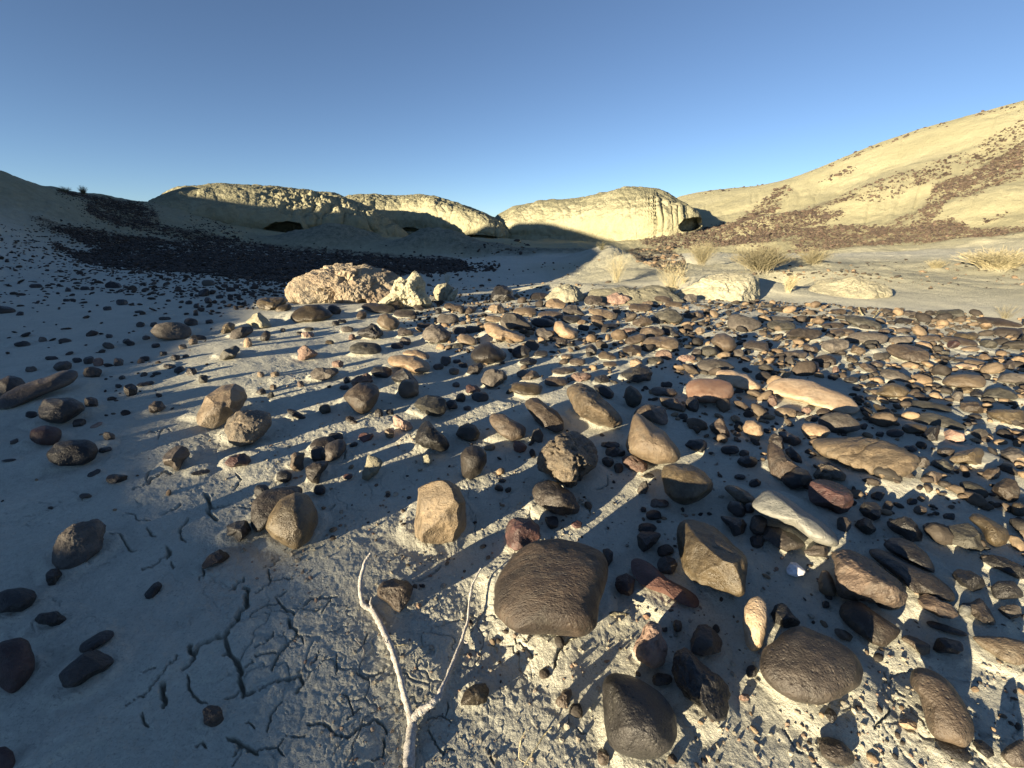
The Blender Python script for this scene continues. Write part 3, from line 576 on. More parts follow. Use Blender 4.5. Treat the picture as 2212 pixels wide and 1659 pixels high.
3|bas|s|840,440,152,46
3|org|s|600,410,86,46
3|bas|s|615,455,102,62
3|brn|rk|1210,500,202,112
3|bas|s|1370,490,172,82,-20
3|pnk|f|1010,480,142,52
3|brn|s|1070,555,192,76,15
3|brn|s|1030,650,172,102,5
3|dkb|fku|685,650,96,112
3|tan|f|825,700,152,76,-10
3|tan|s|480,705,126,52
3|brn|s|565,750,142,66
3|bas|s|245,680,132,62
3|gry|r|170,610,122,92
3|bas|f|80,672,152,122
3|bas|s|140,752,162,76
3|dkb|r|430,580,96,82
3|gry|s|1855,420 1880,350 1950,335 2080,370 2160,410 2150,450 2060,490 1940,485 1870,460|pale layered disc-shaped rock=the pale layered disc
3|brn|sk|1715,570 1760,510 1840,502 1920,550 1940,620 1900,670 1820,680 1770,640|rounded brown boulder with a granular face in the middle right field
3|dkb|s|1990,590 2060,560 2212,580 2230,680 2150,660 2010,640
3|grn|s|1705,660,152,92
3|dkb|f|1590,670,92,72
3|gry|s|1960,680,96,76
3|pnk|f|1510,720,152,62
3|grn|f|1250,742,172,72
3|pnk|f|1310,690,152,92
3|org|r|1070,760,104,82
3|brn|s|845,770,122,46
3|tan|f|1625,490,92,76
3|dkb|r|450,825,222,62
3|brn|f|35,840 90,815 200,825 265,880 230,910 130,918 50,880
3|pnk|f|600,885,192,92
3|brn|s|380,920,202,82
3|olv|s|130,978,274,114,-3
3|bas|f|770,905,142,82
3|bas|f|1330,950,122,62
3|brn|s|1312,1010,232,82,-5
3|tan|f|1260,1060 1350,1045 1430,1060 1500,1130 1490,1185 1400,1180 1290,1130
3|dkb|fk|1560,1120,122,142
3|brn|f|1910,1090 1960,1085 2060,1130 2110,1170 2030,1195 1950,1150
3|bas|s|1480,1222,88,56
3|gry|fku|165,1400 190,1340 240,1320 270,1380 260,1450 160,1450
3|red|ru|5,1520 20,1430 60,1430 130,1480 110,1530 40,1545
4|brn|fk|1010,640 1060,600 1200,595 1320,620 1395,680 1390,750 1300,758 1180,735 1060,690|largest brown stone of the right-hand field, flat-topped=the flat-topped brown stone
4|gry|fk|460,620 480,570 580,550 700,570 700,620 640,680 570,705 490,650|cracked angular grey-brown rock=the cracked angular rock
4|tan|f|685,680 740,595 800,610 855,660 790,695|triangular tan stone right of the cracked angular rock
4|brn|f|295,600 340,590 430,620 450,660 400,690 310,660
4|gry|f|985,705,166,78
4|gry|s|860,545,374,104,-2|long flat grey-brown stone behind the cracked angular rock=the long flat grey-brown stone
4|gry|s|1140,565,222,72,5
4|dkb|f|150,520 200,470 330,450 490,465 490,510 400,550 280,568 180,545|flat dark brown stone with a straight front=the straight-fronted dark stone
4|grn|s|130,437,272,94,-5
4|gry|s|110,382,232,52,-5
4|dkb|f|620,512,122,62
4|brn|s|630,488,232,52
4|grn|s|820,410,332,92,-15
4|brn|s|560,435,202,52
4|brn|s|1400,550,182,62
4|olv|f|1720,530,252,84,-5
4|brn|s|1660,575,314,66,-10
4|mar|fk|1600,602,112,78
4|org|s|1345,610,152,62,-10
4|grn|s|1525,675,92,48
4|tan|s|1750,640,172,44
4|org|s|1885,720,142,68,-8
4|tan|s|1790,762,202,56,-8
4|org|s|1935,810,262,72,-5
4|lgt|s|1720,792,202,48,-5
4|dkb|s|1650,742,96,38
4|grn|fk|1905,600,172,84
4|dkb|fk|2090,780,90,110,-30
4|tan|sk|1495,930 1550,870 1700,850 1850,870 1890,920 1870,970 1780,975 1620,970 1530,955|domed tan stone on sunlit clay=the domed tan stone
4|gry|s|1970,920 2020,860 2100,845 2230,860 2240,940 2100,935|pale grey stone cut by the right edge
4|grn|s|1840,1050 1900,990 2000,970 2100,1000 2170,1050 2140,1080 2020,1070 1900,1065|smooth olive-grey stone below the pale grey one
4|brn|fk|1625,1150 1650,1090 1720,1070 1800,1085 1860,1150 1865,1200 1800,1215 1700,1190|mottled brown stone in front of the domed tan stone=the mottled brown stone
4|gry|fk|1640,1050,102,98
4|olv|s|1720,1002,112,62
4|bas|f|1800,1032,132,62
4|olv|sk|915,1020 1000,950 1080,930 1180,960 1230,1010 1190,1050 1080,1060 980,1045
4|gry|r|950,840 1020,810 1130,830 1230,880 1260,920 1200,930 1080,910 980,880
4|brn|f|775,780 830,755 920,790 960,860 900,860 820,820
4|brn|s|930,775,132,60
4|olv|f|900,1120 940,1115 1040,1150 1105,1200 1095,1240 1000,1245 950,1200
4|grn|st|1195,1110 1250,1080 1380,1090 1520,1120 1590,1150 1580,1190 1420,1160 1280,1150
4|grn|st|1235,1250 1290,1190 1420,1190 1560,1230 1700,1300 1745,1330 1650,1335 1500,1310 1350,1290
4|olv|s|1885,1180 1970,1160 2212,1165 2240,1280 2080,1290 1950,1240
4|olv|s|1155,1320 1190,1285 1300,1285 1380,1310 1370,1360 1280,1380 1190,1370
4|gry|f|1830,1370,152,82
4|org|s|265,1330 300,1285 400,1280 500,1310 545,1355 500,1400 380,1420 310,1390|smooth tan oval with a pointed right end
4|gry|s|430,1250 500,1200 600,1178 700,1200 790,1280 795,1340 700,1360 580,1375 500,1330 440,1300|speckled dark oval boulder half in black shadow=the speckled dark oval
4|tan|s|150,1190,202,92,-5
4|pnk|r|40,1092,92,102
4|pnk|f|330,1170,92,72
4|bas|f|380,1245,112,62
4|brn|s|480,1190,122,70
4|dkb|f|80,1350 150,1340 280,1400 290,1450 220,1480 120,1440
4|bas|s|560,880,102,56
4|bas|s|720,906,132,56
4|bas|s|825,886,76,46
4|bas|s|885,952,102,50
4|bas|s|768,980,82,50
4|bas|s|850,1006,62,46
4|bas|s|885,1068,96,40
4|bas|s|790,1056,76,46
4|dkb|s|1085,1090,92,32
4|bas|f|825,1312,82,72
4|dkb|f|230,690,232,82
4|gry|s|190,740,92,82
4|brn|r|500,740,212,92
4|olv|fk|730,730,102,62
4|pnk|fku|405,800,92,112
4|pnk|f|585,820,62,72
4|grn|f|1570,335,272,82|broad dark stone, part of a low stack at the far edge of the field
4|brn|st|1785,380 1850,360 2000,370 2212,430 2200,455 2000,445 1850,420
4|dkb|s|2080,500,262,92,-3
4|dkb|f|1040,312,102,62
4|brn|f|600,322,152,62
4|brn|s|780,300,132,52
4|dkb|f|1395,332,92,52
4|dkb|f|1220,330,142,52
4|brn|s|1170,480,132,52
4|brn|s|1000,490,112,52
4|dkb|f|1160,400,162,62
2|bas|fk|2020,170 2070,95 2140,85 2230,120 2250,220 2150,245 2040,230|large jet-black boulder at the back of the stone field=the jet-black boulder
2|brn|f|1715,280,190,70,-10
2|tan|fk|1985,295 2030,250 2120,240 2170,310 2140,345 2040,325
2|brn|s|1850,305,142,70,10
2|dkb|r|1400,280,90,60
2|gry|f|1245,340,60,40
2|bas|fk|1580,315,62,62
2|dkb|f|1450,440,130,60
2|brn|s|1870,470,130,66
2|dkb|f|1760,480,130,70
2|dkb|f|1640,745,132,86
2|dkb|fk|1810,850 1840,790 1940,750 1970,790 1920,860 1870,875
2|brn|f|1575,792,86,58
2|bas|f|1790,780,92,52
2|tan|sk|1712,832,92,62
2|bas|f|1735,745,70,44
2|grn|f|1740,612,120,54
2|gry|rk|1945,910 1980,840 2050,805 2150,830 2190,890 2130,950 2000,975
2|bas|f|1935,1052,144,100
2|dkb|sk|1765,1062,88,88
2|mar|fk|1870,990,130,90
2|dkb|f|1730,950,66,54
2|dkb|f|1825,1150,72,46
2|bas|f|1065,1195,80,80
2|bas|f|1160,1185,76,60
2|dkb|f|810,1242,72,50
2|dkb|f|845,1272,70,36
2|bas|ft|355,1205,190,60,-25
2|grn|rk|598,1160,100,90
2|brn|f|915,350,90,86
2|grn|s|460,468,90,36
2|pnk|rk|450,515,116,50
2|pnk|rk|832,540,62,66
2|gry|s|790,468,116,54
2|olv|s|635,582,74,42
2|bas|s|690,418,70,50
2|bas|s|745,400,70,40
2|bas|s|375,503,56,32
2|tan|rk|232,475,48,36
2|tan|r|40,860,66,50
2|tan|r|165,858,78,52
2|tan|rk|148,970,62,52
2|gvd|rk|385,945,66,60
2|bas|fk|760,970,84,50
2|bas|f|630,965,42,28
2|bas|fk|790,910,70,70
2|dkb|f|40,1010,90,70
2|grn|f|130,1040,70,60
1|grn|rk|1755,900,80,84
1|grn|fk|1880,720 1930,650 2040,597 2085,640 2060,710 1960,760 1890,765
1|org|rk|2140,590,74,90
1|tan|r|1670,580,80,58
1|tan|r|1580,622,76,46
1|dkb|rk|1518,715,80,54
1|dkb|s|1603,702,74,36
1|bas|f|1408,683,78,48
1|bas|s|1343,612,78,50
1|bas|f|1108,580,120,60,-20
1|gry|s|935,612,110,60,-20
1|bas|s|945,528,70,44
1|bas|s|196,597,154,54
1|gry|r|365,560,70,54
1|bas|f|445,720,120,42
1|bas|f|665,740,96,52
1|dkb|f|768,740,110,80
1|pnk|r|845,756,96,84
1|dkb|r|545,790,150,90
1|gry|r|795,845,160,100
1|gry|r|265,815,110,60
1|bas|f|1025,958,66,46
1|dkb|fu|1135,1000,120,140,40
1|bas|ft|1260,940,160,40,10
1|bas|f|1547,822,122,56,20
1|dkb|f|1455,788,128,44
1|dkb|r|1655,838,96,72
1|bas|f|1357,850,86,34
1|dkb|r|1250,726,84,56
1|dkb|r|1025,755,90,80
1|dkb|f|1055,888,60,44
1|bas|f|928,291,78,46
1|dkb|s|1203,319,84,26
1|dkb|s|20,305,230,76,-5
1|bas|f|170,335,76,44
1|bas|f|1055,240,112,64
1|bas|f|985,90,160,70
1|dkb|s|310,96,118,42
1|dkb|fk|590,128,60,46
1|bas|f|737,115,92,42
1|bas|f|575,217,64,34
1|bas|fk|1765,160,104,78,20
1|dkb|f|1700,265,60,60
1|dkb|fk|1800,222,70,76
1|bas|f|1895,190,74,44
1|bas|f|1632,240,66,42
1|bas|fku|1690,330,46,64
1|bas|f|1810,405,72,48
1|dkb|f|1215,432,84,52
1|dkb|f|1330,430,64,50
1|gry|f|1420,378,110,36
1|dkb|s|1262,542,74,40
1|grn|s|1800,72,112,66
1|bas|s|80,1600,130,24,5
1|dkb|s|120,1440,90,44,25
1|dkb|f|960,880,34,12
"""
for ln in DATA.strip().split('\n'): parse(ln)

# ------------------------------------------------------------------ terrain: one sheet from underfoot to the horizon
CP = []     # control points x, y, z
def cz(x, y, z): CP.append((x, y, z))
def cpix(x, y, r): CP.append(tuple(at_r(x, y, r)))
for rr in (0.3, 1.2, 2.3, 3.3):
    for k in range(10): cz(rr*math.sin(k*0.628), rr*math.cos(k*0.628), 0.0)
for k in range(12):                                   # behind the camera and far away
    a = math.radians(75+k*19.1)
    for rr, z in ((7, 0.0), (16, 0.0)): cz(rr*math.sin(a), rr*math.cos(a), z)
for k in range(18):
    a = math.radians(k*20)
    for rr, z in ((70, -0.5), (160, -0.5)): cz(rr*math.sin(a), rr*math.cos(a), z)
for x, y, r in [
    # edge of the stone field
    (500, 655, 4.3), (700, 648, 4.3), (900, 648, 4.2), (1100, 646, 4.1), (1300, 650, 4.1), (1500, 655, 4.1), (1700, 668, 4.3), (1950, 694, 4.35), (2150, 712, 4.5),
    # wash behind it
    (960, 612, 7.6), (1100, 606, 8.0), (1200, 598, 8.0), (1050, 580, 10.0), (1200, 566, 10.8), (1310, 556, 10.5), (1420, 600, 6.2),
    (1310, 543, 12.5), (1200, 541, 14.5), (1100, 545, 14.5), (980, 560, 12.0), (1380, 560, 9.0), (1360, 538, 16.0), (1250, 530, 18), (1130, 524, 20),
    # plain on the right
    (1500, 600, 6.0), (1700, 625, 5.5), (1900, 650, 5.2), (2150, 672, 5.2), (1500, 566, 9.0), (1700, 580, 7.8), (1900, 590, 7.5), (2150, 595, 7.8),
    (1600, 548, 12.0), (1800, 552, 11.0), (2000, 550, 11.0), (2200, 545, 11.5), (2400, 640, 6.5), (2500, 570, 11.0),
    # foot, flank and crest of the big slope on the right
    (1450, 520, 18.0), (1600, 534, 16.5), (1800, 534, 15.0), (2000, 520, 15.0), (2212, 502, 15.0), (2500, 480, 15.0),
    (1560, 478, 23), (1700, 470, 21.5), (1850, 455, 20.5), (2000, 430, 20.5), (2212, 380, 20.5), (2500, 330, 20.5),
    (1800, 405, 26), (2000, 345, 26), (2212, 285, 26),
    (1480, 424, 36), (1560, 412, 36), (1640, 402, 35), (1720, 386, 33), (1780, 358, 31.5), (1880, 315, 30.5), (1980, 283, 30), (2100, 250, 30), (2212, 221, 29.5), (2500, 150, 29),
    # left: flat shaded floor, dark field climbing to the skyline, hill at the edge
    (0, 640, 6.0), (200, 640, 5.6), (400, 640, 5.0), (0, 600, 8.0), (200, 595, 8.2), (400, 600, 7.0), (600, 612, 6.0), (780, 598, 7.2), (880, 596, 8.0),
    (-200, 640, 6.0), (-200, 560, 9.0), (0, 556, 10.0), (150, 560, 11.0), (330, 552, 11.0), (500, 560, 10.0), (650, 570, 9.5),
    (100, 505, 13.0), (0, 455, 13.5), (-200, 420, 13.0), (300, 512, 14.0), (450, 525, 13.5), (600, 540, 13.0), (780, 555, 12.0),
    (330, 480, 17), (450, 490, 17.5), (600, 522, 17.5), (750, 524, 17.5), (900, 520, 18.5), (1020, 522, 18.5),
    (210, 455, 17), (320, 441, 21), (240, 431, 20), (170, 420, 19.0), (90, 402, 18), (30, 382, 17), (-60, 350, 16.5), (-250, 300, 16)]:
    cpix(x, y, r)
for x, r, z in [(-250, 24, 1.2), (0, 26, 0.8), (170, 28, 0.5), (320, 30, 0.5), (600, 30, 0.1), (900, 34, 0.0), (1200, 34, 0.0), (1400, 42, 0.0),
                (1560, 46, 1.4), (1780, 43, 2.6), (1980, 42, 3.8), (2212, 42, 4.8), (2500, 42, 5.0), (1060, 60, -0.5), (1980, 60, 0.5), (2300, 60, 0.8)]:
    p = at_r(x, 494, r); cz(p[0], p[1], z)
CP = np.array(CP)
def tps(r2): return 0.5*r2*np.log(r2+1e-9)
def fit(P):
    n = len(P); D = ((P[:, None, :2]-P[None, :, :2])**2).sum(-1)
    A = np.zeros((n+3, n+3)); A[:n, :n] = tps(D)+np.eye(n)*0.02; A[:n, n] = 1; A[:n, n+1:] = P[:, :2]; A[n:, :n] = A[:n, n:].T
    return np.linalg.solve(A, np.concatenate([P[:, 2], [0, 0, 0]]))
WT = fit(CP)
def rbf(x, y):
    o = np.zeros_like(x); ch = 60000
    for s in range(0, len(x), ch):
        X, Y = x[s:s+ch], y[s:s+ch]
        D = (X[:, None]-CP[None, :, 0])**2+(Y[:, None]-CP[None, :, 1])**2
        o[s:s+ch] = tps(D)@WT[:-3]+WT[-3]+WT[-2]*X+WT[-1]*Y
    return o
NSOFT = 18
# low mounds of crumbly clay in front of the bluffs and along the wash: pixel, distance, height, half-width across / along the view
MOUNDS = [(735, 520, 16.3, 0.72, 1.5, 0.9), (930, 528, 15.2, 0.62, 1.4, 0.8), (640, 515, 17.5, 0.35, 1.0, 0.8), (1030, 540, 14.6, 0.22, 1.3, 0.7),
          (1180, 545, 14.0, 0.16, 1.6, 0.5), (1290, 548, 11.6, 0.22, 0.8, 0.6), (800, 578, 9.2, 0.12, 0.8, 0.5), (1230, 640, 4.9, 0.10, 0.6, 0.25),
          (1570, 640, 5.3, 0.13, 0.8, 0.3), (1800, 600, 6.6, 0.12, 0.9, 0.4), (1640, 585, 7.6, 0.10, 0.8, 0.4), (1740, 585, 7.8, 0.1, 0.5, 0.4),
          (2100, 585, 8.3, 0.12, 1.4, 0.6), (1330, 600, 6.6, 0.12, 0.7, 0.4), (1325, 550, 10.6, 0.22, 0.5, 0.9), (1370, 570, 8.9, 0.20, 0.45, 0.8), (1425, 592, 7.6, 0.16, 0.45, 0.6), (1405, 562, 10.4, -0.35, 0.55, 1.2), (1450, 577, 9.3, -0.32, 0.5, 0.9), (1375, 548, 12.8, -0.25, 0.6, 1.3), (1690, 618, 6.3, -0.22, 0.28, 0.3), (1850, 455, 21, 0.5, 1.8, 1.6), (1950, 400, 23.5, 0.6, 1.6, 2.2), (2120, 470, 18, 0.4, 1.5, 1.3), (1650, 490, 20, 0.4, 1.2, 1.4)]
def base_h(x, y):
    r = np.hypot(x, y); z = rbf(x, y)*sm(2.6, 4.0, r)
    for px, py, rr, hh, sa, sb in MOUNDS:
        p = at_r(px, py, rr); f = p[:2]/np.hypot(*p[:2]); g = np.array([f[1], -f[0]])
        u = ((x-p[0])*g[0]+(y-p[1])*g[1])/sa; v = ((x-p[0])*f[0]+(y-p[1])*f[1])/sb
        z = z+hh*np.exp(-(u*u+v*v))
    return z
# the open drying cracks, followed in the photograph: crop, width, points
CRK = """5 9 1280,520 1275,470 1300,410 1330,390;5 14 1150,580 1210,545 1290,530 1310,490 1370,465 1420,430 1510,430;5 20 1760,590 1800,640 1810,690 1850,715 1990,690;5 17 1810,690 1800,750 1850,800 1880,830;5 7 1800,640 1850,580;5 10 2020,560 2090,480 2040,430
5 6 2010,720 2110,710 2212,740;5 15 1400,790 1450,750 1510,730 1560,680;5 11 1550,940 1570,880 1620,820 1650,800;5 12 1560,940 1575,990 1610,1020;5 9 940,950 1040,950 1100,1040 1130,1085 1180,1080;5 10 1270,890 1300,950 1350,970;5 20 1440,1050 1470,1100 1440,1160
5 10 1220,1230 1310,1230 1400,1150 1440,1120;5 10 1480,1180 1490,1240;5 10 1760,1250 1770,1290 1720,1350;5 14 1980,1440 2050,1380 2110,1330;5 7 1090,760 1160,770 1190,830 1300,840;1 8 1240,1400 1290,1380 1400,1370 1440,1330;1 8 1440,1330 1480,1370;1 6 1400,1370 1370,1440;1 6 1500,1130 1580,1110
9 24 2110,100 2150,130 2130,200 2145,280 2075,340 2060,420 1990,500 1950,560 1850,590 1730,640 1700,720 1650,690 1655,620;9 20 1700,720 1650,800 1570,850;9 24 1950,560 1980,650 1985,700 2050,760 2095,840 2080,930 2110,1000 2110,1070 2212,1020;9 14 2095,840 2212,760;9 14 1985,700 1930,720
9 13 1630,880 1640,990 1680,1050 1740,1100 1800,1120;9 13 2110,1000 2050,1060 1950,1110;9 24 1420,950 1410,1040 1440,1090 1420,1160;9 7 1220,890 1300,840 1380,830;9 8 1100,1140 1200,1080 1300,1030 1350,960 1440,860 1560,710;9 13 1240,1200 1250,1280 1290,1310
9 22 1970,1420 2060,1450 2110,1490 2180,1520 2240,1570;9 12 2060,1450 2070,1510 2020,1590;9 12 1690,1500 1750,1450 1790,1500;9 7 2212,1340 2150,1280 2100,1320;10 12 -40,380 0,340 60,290 150,260 210,250 170,190 280,130;10 13 210,250 260,310 320,330 340,360
10 15 280,390 300,470 360,500 350,560 210,690 160,790 150,850;10 10 360,540 400,550 420,610;10 13 420,270 480,210 560,210 640,200 710,200;10 6 650,210 570,360;10 10 0,720 60,710 200,690;10 9 0,650 90,620;10 14 90,600 150,560 160,510;10 12 180,930 120,960 20,1020
10 18 180,930 300,910 390,870 410,960 340,1030;10 7 550,670 520,750 480,790;10 6 700,690 700,880;10 10 230,1100 140,1200 110,1310 100,1370;10 15 440,1310 590,1300 640,1340 690,1400 800,1420 840,1390 910,1320 960,1300 1020,1250 1100,1300 1130,1370
10 9 750,1050 800,1070 840,1180 840,1215;10 9 790,1270 820,1240 920,1150;10 12 0,1540 80,1500 190,1500 220,1540 250,1580;10 7 190,1500 270,1400;10 9 300,1410 400,1410 450,1380;10 13 1100,1400 1110,1470 1090,1560 1000,1600;10 12 870,850 940,900 1060,860 1130,820
10 7 930,610 970,510;10 8 1480,1250 1600,1220 1650,1250 1690,1290;10 9 1650,1100 1660,1160 1640,1220;10 12 1490,1330 1550,1430 1580,1500 1620,1560 1650,1500 1720,1520;10 12 2010,1500 2040,1600 2060,1650;11 16 560,590 490,610 400,700 380,760 360,850;11 8 10,580 60,620 150,700 180,750
11 6 490,1230 500,1320;11 8 550,1310 600,1360 650,1355;7 7 590,620 640,640 690,680 670,730 680,770;7 7 730,560 830,510 820,450;6 8 1340,1370 1470,1320 1560,1260 1600,1210;12 8 1000,830 1010,920 1100,1010 1170,1070;12 10 900,1350 940,1290 1030,1210 1040,1150;12 8 130,1290 200,1400 260,1500 330,1530
6 10 0,1480 60,1440 130,1370 110,1250;6 9 130,1370 260,1330 330,1340;6 8 750,300 780,240;6 7 1680,380 1740,350;6 12 110,1240 220,1170;6 8 640,760 690,700"""
CO = {1: (0, 594), 5: (0, 918), 6: (553, 918), 7: (1106, 918), 9: (0, 1244.2), 10: (553, 1244.2), 11: (1106, 1244.2), 12: (1659, 1244.2)}
SEG = []
for ln in CRK.replace('\n', ';').split(';'):
    f = ln.split(); c0 = CO[int(f[0])]; wpx_ = float(f[1])*0.33
    p = np.array([[float(a) for a in q.split(',')] for q in f[2:]])*0.25+np.array(c0)
    rs0 = np.random.RandomState(int(p[0, 0]*7+p[0, 1])); Q = [p[0]]
    for i in range(len(p)-1):                          # jagged between the followed points
        n_ = max(2, int(np.hypot(*(p[i+1]-p[i]))/5))
        for k_ in range(1, n_+1):
            q = p[i]+(p[i+1]-p[i])*k_/n_; Q.append(q+(rs0.normal(0, 1.3, 2) if k_ < n_ else 0))
    Q = np.array(Q); d_ = ray(Q[:, 0], Q[:, 1]); t_ = CAM_Z/(-d_[:, 2]); G_ = d_*t_[:, None]; dep_ = (d_[:, 1]*cp-d_[:, 2]*sp)*t_
    W_ = wpx_*dep_/FPX*0.5*(0.75+0.5*rs0.uniform(size=len(Q))); W_[0] *= 0.3; W_[-1] *= 0.3
    for i in range(len(Q)-1): SEG.append((G_[i, 0], G_[i, 1], G_[i+1, 0], G_[i+1, 1], W_[i], W_[i+1]))
def carve(X, Y):
    out = np.zeros_like(X)
    cs = 0.05; key = np.floor(X/cs).astype(int)*4096+np.floor(Y/cs).astype(int); o = np.argsort(key, kind='stable'); ks = key[o]
    for x1, y1, x2, y2, w1, w2 in SEG:
        w_ = max(w1, w2)*2.6; cells = []
        for cx in range(int(math.floor((min(x1, x2)-w_)/cs)), int(math.floor((max(x1, x2)+w_)/cs))+1):
            a0 = cx*4096+int(math.floor((min(y1, y2)-w_)/cs)); a1 = cx*4096+int(math.floor((max(y1, y2)+w_)/cs))
            l, r = np.searchsorted(ks, a0, 'left'), np.searchsorted(ks, a1, 'right')
            if r > l: cells.append(o[l:r])
        if not cells: continue
        i = np.concatenate(cells); x, y = X[i], Y[i]; dx, dy = x2-x1, y2-y1; L2 = dx*dx+dy*dy+1e-12
        t = np.clip(((x-x1)*dx+(y-y1)*dy)/L2, 0, 1); d = np.hypot(x-x1-t*dx, y-y1-t*dy); ww = w1+(w2-w1)*t
        g = -np.clip(ww*5.5, 0.006, 0.030)*np.exp(-(d/ww)**4)
        out[i] = np.minimum(out[i], g)
    return out
COL_ = []
for s_ in STONES:
    if max(s_.w, s_.h) < 20 or s_.P[:, 1].max() < 655: continue
    for cx_, cy_, wpx_ in [(s_.c[0], s_.P[:, 1].max()-0.33*s_.h, s_.w)]:
        d_ = ray(cx_, cy_); t_ = CAM_Z/(-d_[2]); G_ = d_*t_; rr_ = wpx_*0.5*(d_[1]*cp-d_[2]*sp)*t_/FPX
        COL_.append((G_[0], G_[1], rr_))
def collars(X, Y):
    """silt banked up against the feet of the stones"""
    out = np.zeros_like(X); cs = 0.05; key = np.floor(X/cs).astype(int)*4096+np.floor(Y/cs).astype(int); o = np.argsort(key, kind='stable'); ks = key[o]
    for x0, y0, r0 in COL_:
        w_ = r0*1.7; cells = []
        for cx in range(int(math.floor((x0-w_)/cs)), int(math.floor((x0+w_)/cs))+1):
            l, r = np.searchsorted(ks, cx*4096+int(math.floor((y0-w_)/cs)), 'left'), np.searchsorted(ks, cx*4096+int(math.floor((y0+w_)/cs)), 'right')
            if r > l: cells.append(o[l:r])
        if not cells: continue
        i = np.concatenate(cells); x, y = X[i], Y[i]; d = np.hypot(x-x0, y-y0)/r0
        d = d*(1+0.22*vnoise(np.stack([x*14, y*14, x*0], -1), 5))
        out[i] = np.maximum(out[i], min(0.016, 0.14*r0)*sm(1.35, 0.85, d))
    return out
def detail_h(x, y):
    r = np.hypot(x, y); z = np.zeros_like(x)
    near = r < 9
    xn, yn = x[near], y[near]; rn = r[near]; k = np.clip(1.1-rn/9, 0, 1)
    d = 0.030*vn2(xn, yn, 1.3, 3, 3)+0.007*vn2(xn, yn, 5.5, 5, 3)*k
    d += 0.0022*vn2(xn, yn, 17, 21, 4, 0.6)*k+0.0016*vn2(xn, yn, 75, 31, 4, 0.65)*np.clip(1-rn/4, 0, 1)
    # drying cracks: polygons at two sizes, wide in patches
    m2 = rn < 4.2; X, Y = xn[m2], yn[m2]; R = rn[m2]
    wx = X+0.09*vn2(X, Y, 6, 41, 5, 0.65); wy = Y+0.09*vn2(X, Y, 6, 47, 5, 0.65)
    left = sm(0.10, -0.20, X-0.05*Y)*sm(-1.6, -0.7, X)*sm(2.3, 1.5, Y)        # the crumbly raised clay just left of the middle
    c = 0.008*left*vn2(X, Y, 8, 55, 2, 0.4)+0.0022*left*vn2(X, Y, 38, 56, 4, 0.65)
    g1, g2, gid = worley(wx*14+5, wy*14, 71); e2 = g2-g1
    lf2 = sm(0.25, -0.15, X-0.05*Y)*sm(-1.9, -0.9, X)*sm(2.6, 1.7, Y)
    c += -0.0034*np.exp(-(e2/0.036)**2)*sm(0.05, 0.4, vn2(X, Y, 3.3, 73, 3)+0.26*lf2-0.04)*sm(-0.25, 0.1, vn2(X, Y, 8, 74, 2))*np.clip(1.3-R/3, 0, 1)
    q1, q2, qid = worley(wx*31+9, wy*31, 75)
    c += -0.0010*np.exp(-((q2-q1)/0.07)**2)*sm(0.1, 0.45, vn2(X, Y, 5, 76, 3)+0.2*lf2)*np.clip(1.2-R/2, 0, 1)+0.003*(gid-0.5)*lf2*sm(0.0, 0.25, e2)*sm(0.0, 0.4, vn2(X, Y, 2.5, 77, 2)+0.15)
    # crumbs standing on the surface, in patches
    h1, h2, hid = worley(X*75, Y*75, 81)
    c += 0.0022*np.clip(1-h1/0.36, 0, 1)**0.7*(hid > 0.7)*np.clip(1-R/2.6, 0, 1)*sm(0.0, 0.5, vn2(X, Y, 4, 83, 2))
    c += carve(X, Y)+collars(X, Y)
    d[m2] += c; z[near] = d
    f = ~near; xf, yf, rf = x[f], y[f], r[f]
    hilly = sm(10, 15, rf)
    z[f] = 0.04*vn2(xf, yf, 0.6, 91, 3)*sm(9, 12, rf)+0.16*vn2(xf, yf, 0.55, 93, 4, 0.5)*hilly*sm(24, 12, rf)+hilly*sm(80, 45, rf)*((0.38*np.abs(vn2(xf, yf, 0.22, 97, 3, 0.5))-0.10+0.09*vn2(xf, yf, 0.8, 98, 3))*sm(31, 26, rf)+0.045*vn2(xf, yf, 2.2, 99, 4, 0.6))
    azf = np.degrees(np.arctan2(xf, yf)); rl = np.abs(vn2(azf*0.55, rf*0.10, 1.0, 141, 3, 0.6))
    z[f] += -0.045*np.exp(-(rl/0.10)**2)*sm(16, 19, rf)*sm(31, 27, rf)*sm(20, 28, azf)+0.10*np.abs(vn2(xf, yf, 1.1, 143, 4, 0.6))*sm(11, 14, rf)*sm(-24, -32, azf)
    # crumbly clay on the mounds and at the wash banks
    mm = (r > 5) & (r < 20); xm, ym = x[mm], y[mm]
    z[mm] += 0.03*vn2(xm, ym, 5, 101, 4, 0.7)*sm(5, 8, r[mm])*sm(14, 9, np.abs(xm))+0.05*np.abs(vn2(xm, ym, 1.8, 103, 3))*sm(10, 13, r[mm])
    return z
az = np.concatenate([np.linspace(-180, -62, 60)[:-1], np.linspace(-62, 62, 1500), np.linspace(62, 180, 60)[1:-1]])
az = np.radians(az)
rad = [0.002, 0.06, 0.10]
while rad[-1] < 5: rad.append(rad[-1]*1.0040)
while rad[-1] < 50: rad.append(rad[-1]*1.0075)
while rad[-1] < 1500: rad.append(rad[-1]*1.12)
rad = np.array(rad); na, nr = len(az), len(rad)
XX = np.sin(az)[:, None]*rad[None]; YY = np.cos(az)[:, None]*rad[None]
